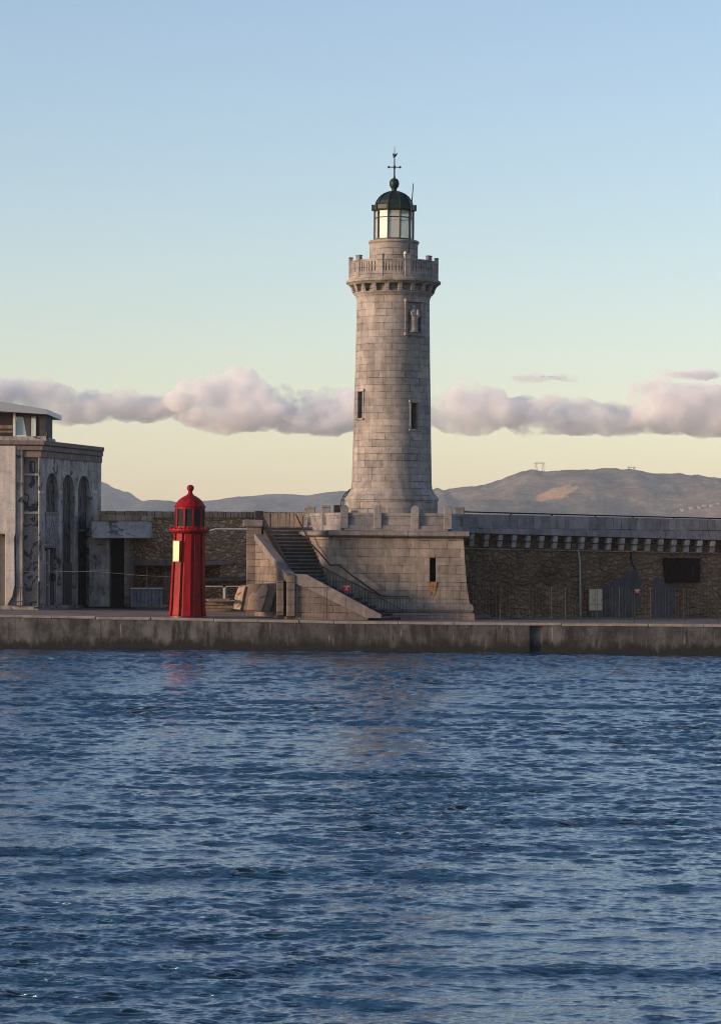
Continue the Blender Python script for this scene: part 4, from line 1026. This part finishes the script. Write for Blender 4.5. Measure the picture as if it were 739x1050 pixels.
def crowd_barrier(px0, px1, y0, y1, Y, label):
    p = Pl((-20, Y), (0, Y)); T = thing('crowd_barrier', p.pt((px0+px1)/2, y1+4), label, 'barrier', 'steel barriers beside the red beacon')
    r = 1.6
    pts = [p.pt(x, y, 0) for x, y in [(px0, y1), (px0, y0+r), (px0+r, y0), (px1-r, y0), (px1, y0+r), (px1, y1-r), (px1-r, y1), (px0, y1)]]
    build(MB().tube(pts, .035, 6), 'frame', M['galv'], T)
    for x in (px0+2, px1-2):
        build(MB().tube([p.pt(x, y1, 0), p.pt(x, y1+5, 0)], .03, 5), 'foot', M['galv'], T)
crowd_barrier(200, 229.5, 601.3, 615.3, 141.5, 'pale steel barrier frame directly right of the red beacon')
crowd_barrier(231, 252, 601.3, 615.8, 142.0, 'steel barrier frame half hidden behind the leaning concrete slab')
# leaning slabs
ps = Pl((X_(235, 138.5), 138.5), (X_(295, 137.7), 137.7))
o = obj1(MB().slab(ps, [(239.5, 625.5), (241.5, 612), (246, 600.5), (261, 598.5), (287, 598), (281, 612), (276.8, 628)], -.35, 0), 'concrete_slab', M['wood'], 'brown concrete slab leaning on the stair side wall', 'slab', None, .04)
o = obj1(MB().slab(ps, [(253.5, 625.5), (255, 613), (259, 607), (263, 608), (267.5, 600.5), (273, 598.6), (275, 603), (271.5, 617), (268, 627)], 0.004, .12), 'stone_slab', M['slabm'], 'pale ragged stone slab propped against the brown slab', 'slab', None, .03)
o = obj1(MB().slab(ps, [(239, 625), (241, 611), (244.5, 602), (252, 601), (249.5, 612), (247, 625.5)], .004, .10), 'stone_slab', M['slabm'], 'narrow pale slab propped left of the ragged stone slab', 'slab', None, .03)
# plank stack
rr = random.Random(11)
for i, (x0, y0, x1, y1) in enumerate(((208, 617.5, 238, 620.5), (210, 621, 243, 624), (213, 613.8, 236, 616.8), (206, 624.4, 238, 627.2))):
    pp = Pl((-20, 138.6-.35*i), (0, 138.7-.35*i))
    o = obj1(MB().slab(pp, [(x0, y0+.4), (x1, y0), (x1, y1), (x0, y1+.4)], -.8, 0), 'timber_baulk', M['wood'], ['dark timber baulk second from the top of the stack', 'long dark timber baulk third from the top of the stack', 'short topmost timber baulk of the stack', 'lowest timber baulk nearest the red beacon'][i], 'timber', 'timber baulks right of the red beacon', .02)
# white pipe
o = obj1(MB().tube([at(213, 545.5, 148), at(217, 543.6, 148), at(222, 542.3, 148), at(262, 542.6, 148)], .045, 8), 'pipe', M['galv'], 'thin pale pipe running from the red beacon to the stair head', 'pipe')
o = obj1(MB().tube([at(259.5, 546, 143.2), at(259.5, 598, 143.2)], .11, 8), 'downpipe', M['stair'], 'vertical stone coloured downpipe beside the stair head', 'pipe')
# building railing
T = thing('guard_rail', PB.pt(28, 620, 1.2), 'low rusty steel guard rail in front of the graffiti panel', 'railing')
for (a, b, c_, d) in ((16.5, 602, 39, 602), (16.5, 617, 39, 616.5)): build(MB().tube([PB.pt(a, b, 1.2), PB.pt(c_, d, 1.2)], .022, 6), 'rail', M['rust'], T)
for a in (17, 21.5, 38.8): build(MB().tube([PB.pt(a, 602, 1.2), PB.pt(a, 621.5, 1.2)], .022, 6), 'post', M['rust'], T)
T = thing('metal_pole', PB.pt(39.5, 622.5, 1.5), 'thin grey pole at the corner of the arched building', 'pole')
build(MB().tube([PB.pt(39.8, 623.5, 1.5), PB.pt(39.6, 596, 1.5)], [.09, .07], 8), 'pole', M['patch'], T); build(MB().box(*(PB.pt(39.7, 623.8, 1.5)-Vector((.16, .16, .0))), *(PB.pt(39.7, 623.8, 1.5)+Vector((.16, .16, .08)))), 'foot', M['iron'], T)

# ---------------------------------------------------------------- wire fence along the quay
def fence(xs, label, Yf, h, mt):
    x0 = X_(xs[0], Yf); T = thing('wire_fence', (x0, Yf, 1.43), label, 'fence')
    P0 = []
    for i, px in enumerate(xs):
        x = X_(px, Yf); zg = qz(x)-.02; m = MB().tube([(x, Yf, zg), (x+rr.uniform(-.03, .03), Yf, zg+h)], .02, 6); build(m, 'post', mt if i % 3 else M['iron'], T); P0.append((x, zg))
    m = MB()
    for hh in (h-.05, h*.5, .12):
        m.tube([(x, Yf, z+hh) for x, z in P0], .008, 4)
    x = P0[0][0]
    while x < P0[-1][0]:
        m.tube([(x, Yf, 1.45), (x, Yf, 1.42+h)], .0035, 3); x += .16
    build(m, 'wires', M['iron'], T)
fence([427, 471, 513, 546, 565, 579.5, 596, 612, 634.5, 650, 667, 701, 736, 770, 800], 'tall thin rusty wire fence standing in front of the dark sea wall', 136.6, 1.72, M['rust'])
fence([305, 335], 'short rusty fence section in front of the stair side wall', 135.4, 1.6, M['rust'])
# cables strung across the building fronts
o = obj1(MB().tube([at(0, 584, 145)]+[at(x, 584+1.2*math.sin(x*.05)+x*.035, 145.5) for x in range(20, 180, 12)], .006, 4), 'cable', M['galv'], 'thin pale cable strung across the front of the arched building', 'cable')

# cabinet, plaque
c = PR.pt(610, 629, .3)
T = thing('cabinet', (c.x, c.y, 1.42), 'cream metal cabinet with two doors standing against the dark sea wall', 'cabinet')
pc = Pl((c.x-5, c.y-.2), (c.x+5, c.y-.2))
build(MB().rect(pc, 603.6, 604.3, 617, 626.2, -.5, 0), 'body', M['cabinet'], T, None, .02)
for a, b in ((604, 609.6), (610.4, 616.6)):
    d = build(MB().rect(pc, a, 605, b, 625.6, 0, .03), 'door', M['cabinet'], T)
    build(MB().rect(pc, b-1, 614, b-.5, 616.5, .03, .06), 'handle', M['iron'], d)
build(MB().rect(pc, 604, 626.2, 616.6, 632.5, -.45, -.05), 'stand', M['patch'], T)
c = PR.pt(700, 585, .2)
T = thing('wall_plaque', c, 'dark bronze rectangular plaque high on the sea wall at the right', 'plaque')
build(MB().slab(PR, [(679.5, 572), (718, 572.3), (717.5, 597), (682.6, 597.4)], -.02, .2), 'panel', M['plaque'], T, None, .03)
m = MB()
for k_, (rx, ry) in enumerate(((6.5, 9), (3, 5.5))):
    pts = [PR.pt(703+rx*math.cos(R(a)), 585+ry*math.sin(R(a)), .21) for a in range(-150, 151, 20)]; m.tube(pts, .035, 5)
build(m, 'emblem', M['iron'], T)
# boulders / rubble at the foot of the right wall
for i, (px, w_) in enumerate(((492, 26), (530, 14))):
    pp = Pl((0, 141.5), (10, 141.5)); 
    o = obj1(MB().slab(pp, [(px-w_/2, 634.6), (px-w_/2+3, 631.6), (px+w_/2-4, 630.4), (px+w_/2, 635)], -1.2, 0), 'stone_kerb', M['stair'], ['long low stone block at the right foot of the lighthouse platform', 'short low stone block in front of the dark sea wall'][i], 'stone', 'low stone blocks at the sea wall foot', .05)

# ---------------------------------------------------------------- pylons on the hill
def pylon(px, top, bot, Y, label, w_):
    T = thing('pylon', at(px, bot, Y), label, 'pylon', 'power pylons on the ridge')
    k = Y/FPX
    P = lambda dx, y: at(px+dx, y, Y)
    for s_ in (-1, 1):
        m = MB(); 
        for q in (-1, 1): m.tube([P(s_*w_*.32+q*1.3, bot), P(s_*w_*.32+q*.35, top+1)], .36*k, 4)
        yy = bot
        while yy > top+2: m.tube([P(s_*w_*.32-1.1, yy), P(s_*w_*.32+1.1, yy-2)], .10*k, 4); yy -= 2.4
        build(m, 'leg', M['pyl'], T)
    m = MB().tube([P(-w_/2, top+1), P(w_/2, top+1)], .4*k, 4).tube([P(-w_/2, top+1), P(-w_*.35, top-.4), P(w_*.35, top-.4), P(w_/2, top+1)], .24*k, 4)
    for q in (-.48, 0, .48): m.tube([P(w_*q, top+1), P(w_*q, top+4)], .12*k, 4)
    build(m, 'crossarm', M['pyl'], T)
t_ = NT('grey_pylon'); M['pyl'] = t_.fin((.22, .22, .23), .7)
pylon(553, 474.5, 490, 4980, 'tall twin legged power pylon on the ridge left of the summit', 11)
pylon(647, 478.2, 487, 4960, 'smaller power pylon on the ridge right of the summit', 8)

# ---------------------------------------------------------------- far houses on the slope
bpy.context.view_layer.update()
dg = bpy.context.evaluated_depsgraph_get(); rr = random.Random(21)
hl = ['tiny pale house at the far right, %s' % w_ for w_ in ('lowest of the hillside row', 'second up the hillside row', 'third up the hillside row', 'fourth up the hillside row', 'fifth up the hillside row', 'topmost of the hillside row')]
for i, (px, py) in enumerate(((699, 524.2), (708, 522.2), (716, 521.6), (722, 520.0), (729, 519.3), (736, 517.8))):
    d = ray(px, py).normalized(); hit, loc, nr_, fi, ob, mx = sc.ray_cast(dg, Vector((0, 0, CAMZ))+d*300, d)
    if not hit: continue
    T = thing('house', loc, hl[i], 'house', 'pale houses on the far hillside')
    w2, d2, h2 = rr.uniform(1.8, 3.6), 5, rr.uniform(2.5, 4)
    build(MB().box(loc.x-w2, loc.y-1, loc.z-5, loc.x+w2, loc.y+2*d2, loc.z+h2), 'wall', M['slabm'], T)
    build(MB().prism([(loc.x-w2-.6, loc.y-1.5, loc.z+h2), (loc.x+w2+.6, loc.y-1.5, loc.z+h2), (loc.x+w2+.6, loc.y+d2, loc.z+h2+2.4), (loc.x-w2-.6, loc.y+d2, loc.z+h2+2.4)], (0, 0, .5)), 'roof', M['cornice'], T)

# ---------------------------------------------------------------- haze
def haze():
    m = bpy.data.materials.new('sea_haze'); m.use_nodes = True; t = m.node_tree; t.nodes.remove(t.nodes['Principled BSDF'])
    v = t.nodes.new('ShaderNodeVolumePrincipled'); t.links.new(v.outputs[0], t.nodes['Material Output'].inputs['Volume'])
    v.inputs['Color'].default_value = (.84, .93, 1.0, 1); v.inputs['Density'].default_value = HZ_D
    o = build(MB().box(-14000, -30, -4, 14000, 8300, 215), 'haze', m); tag(o, kind='stuff')
HZ_D = .00007
haze()
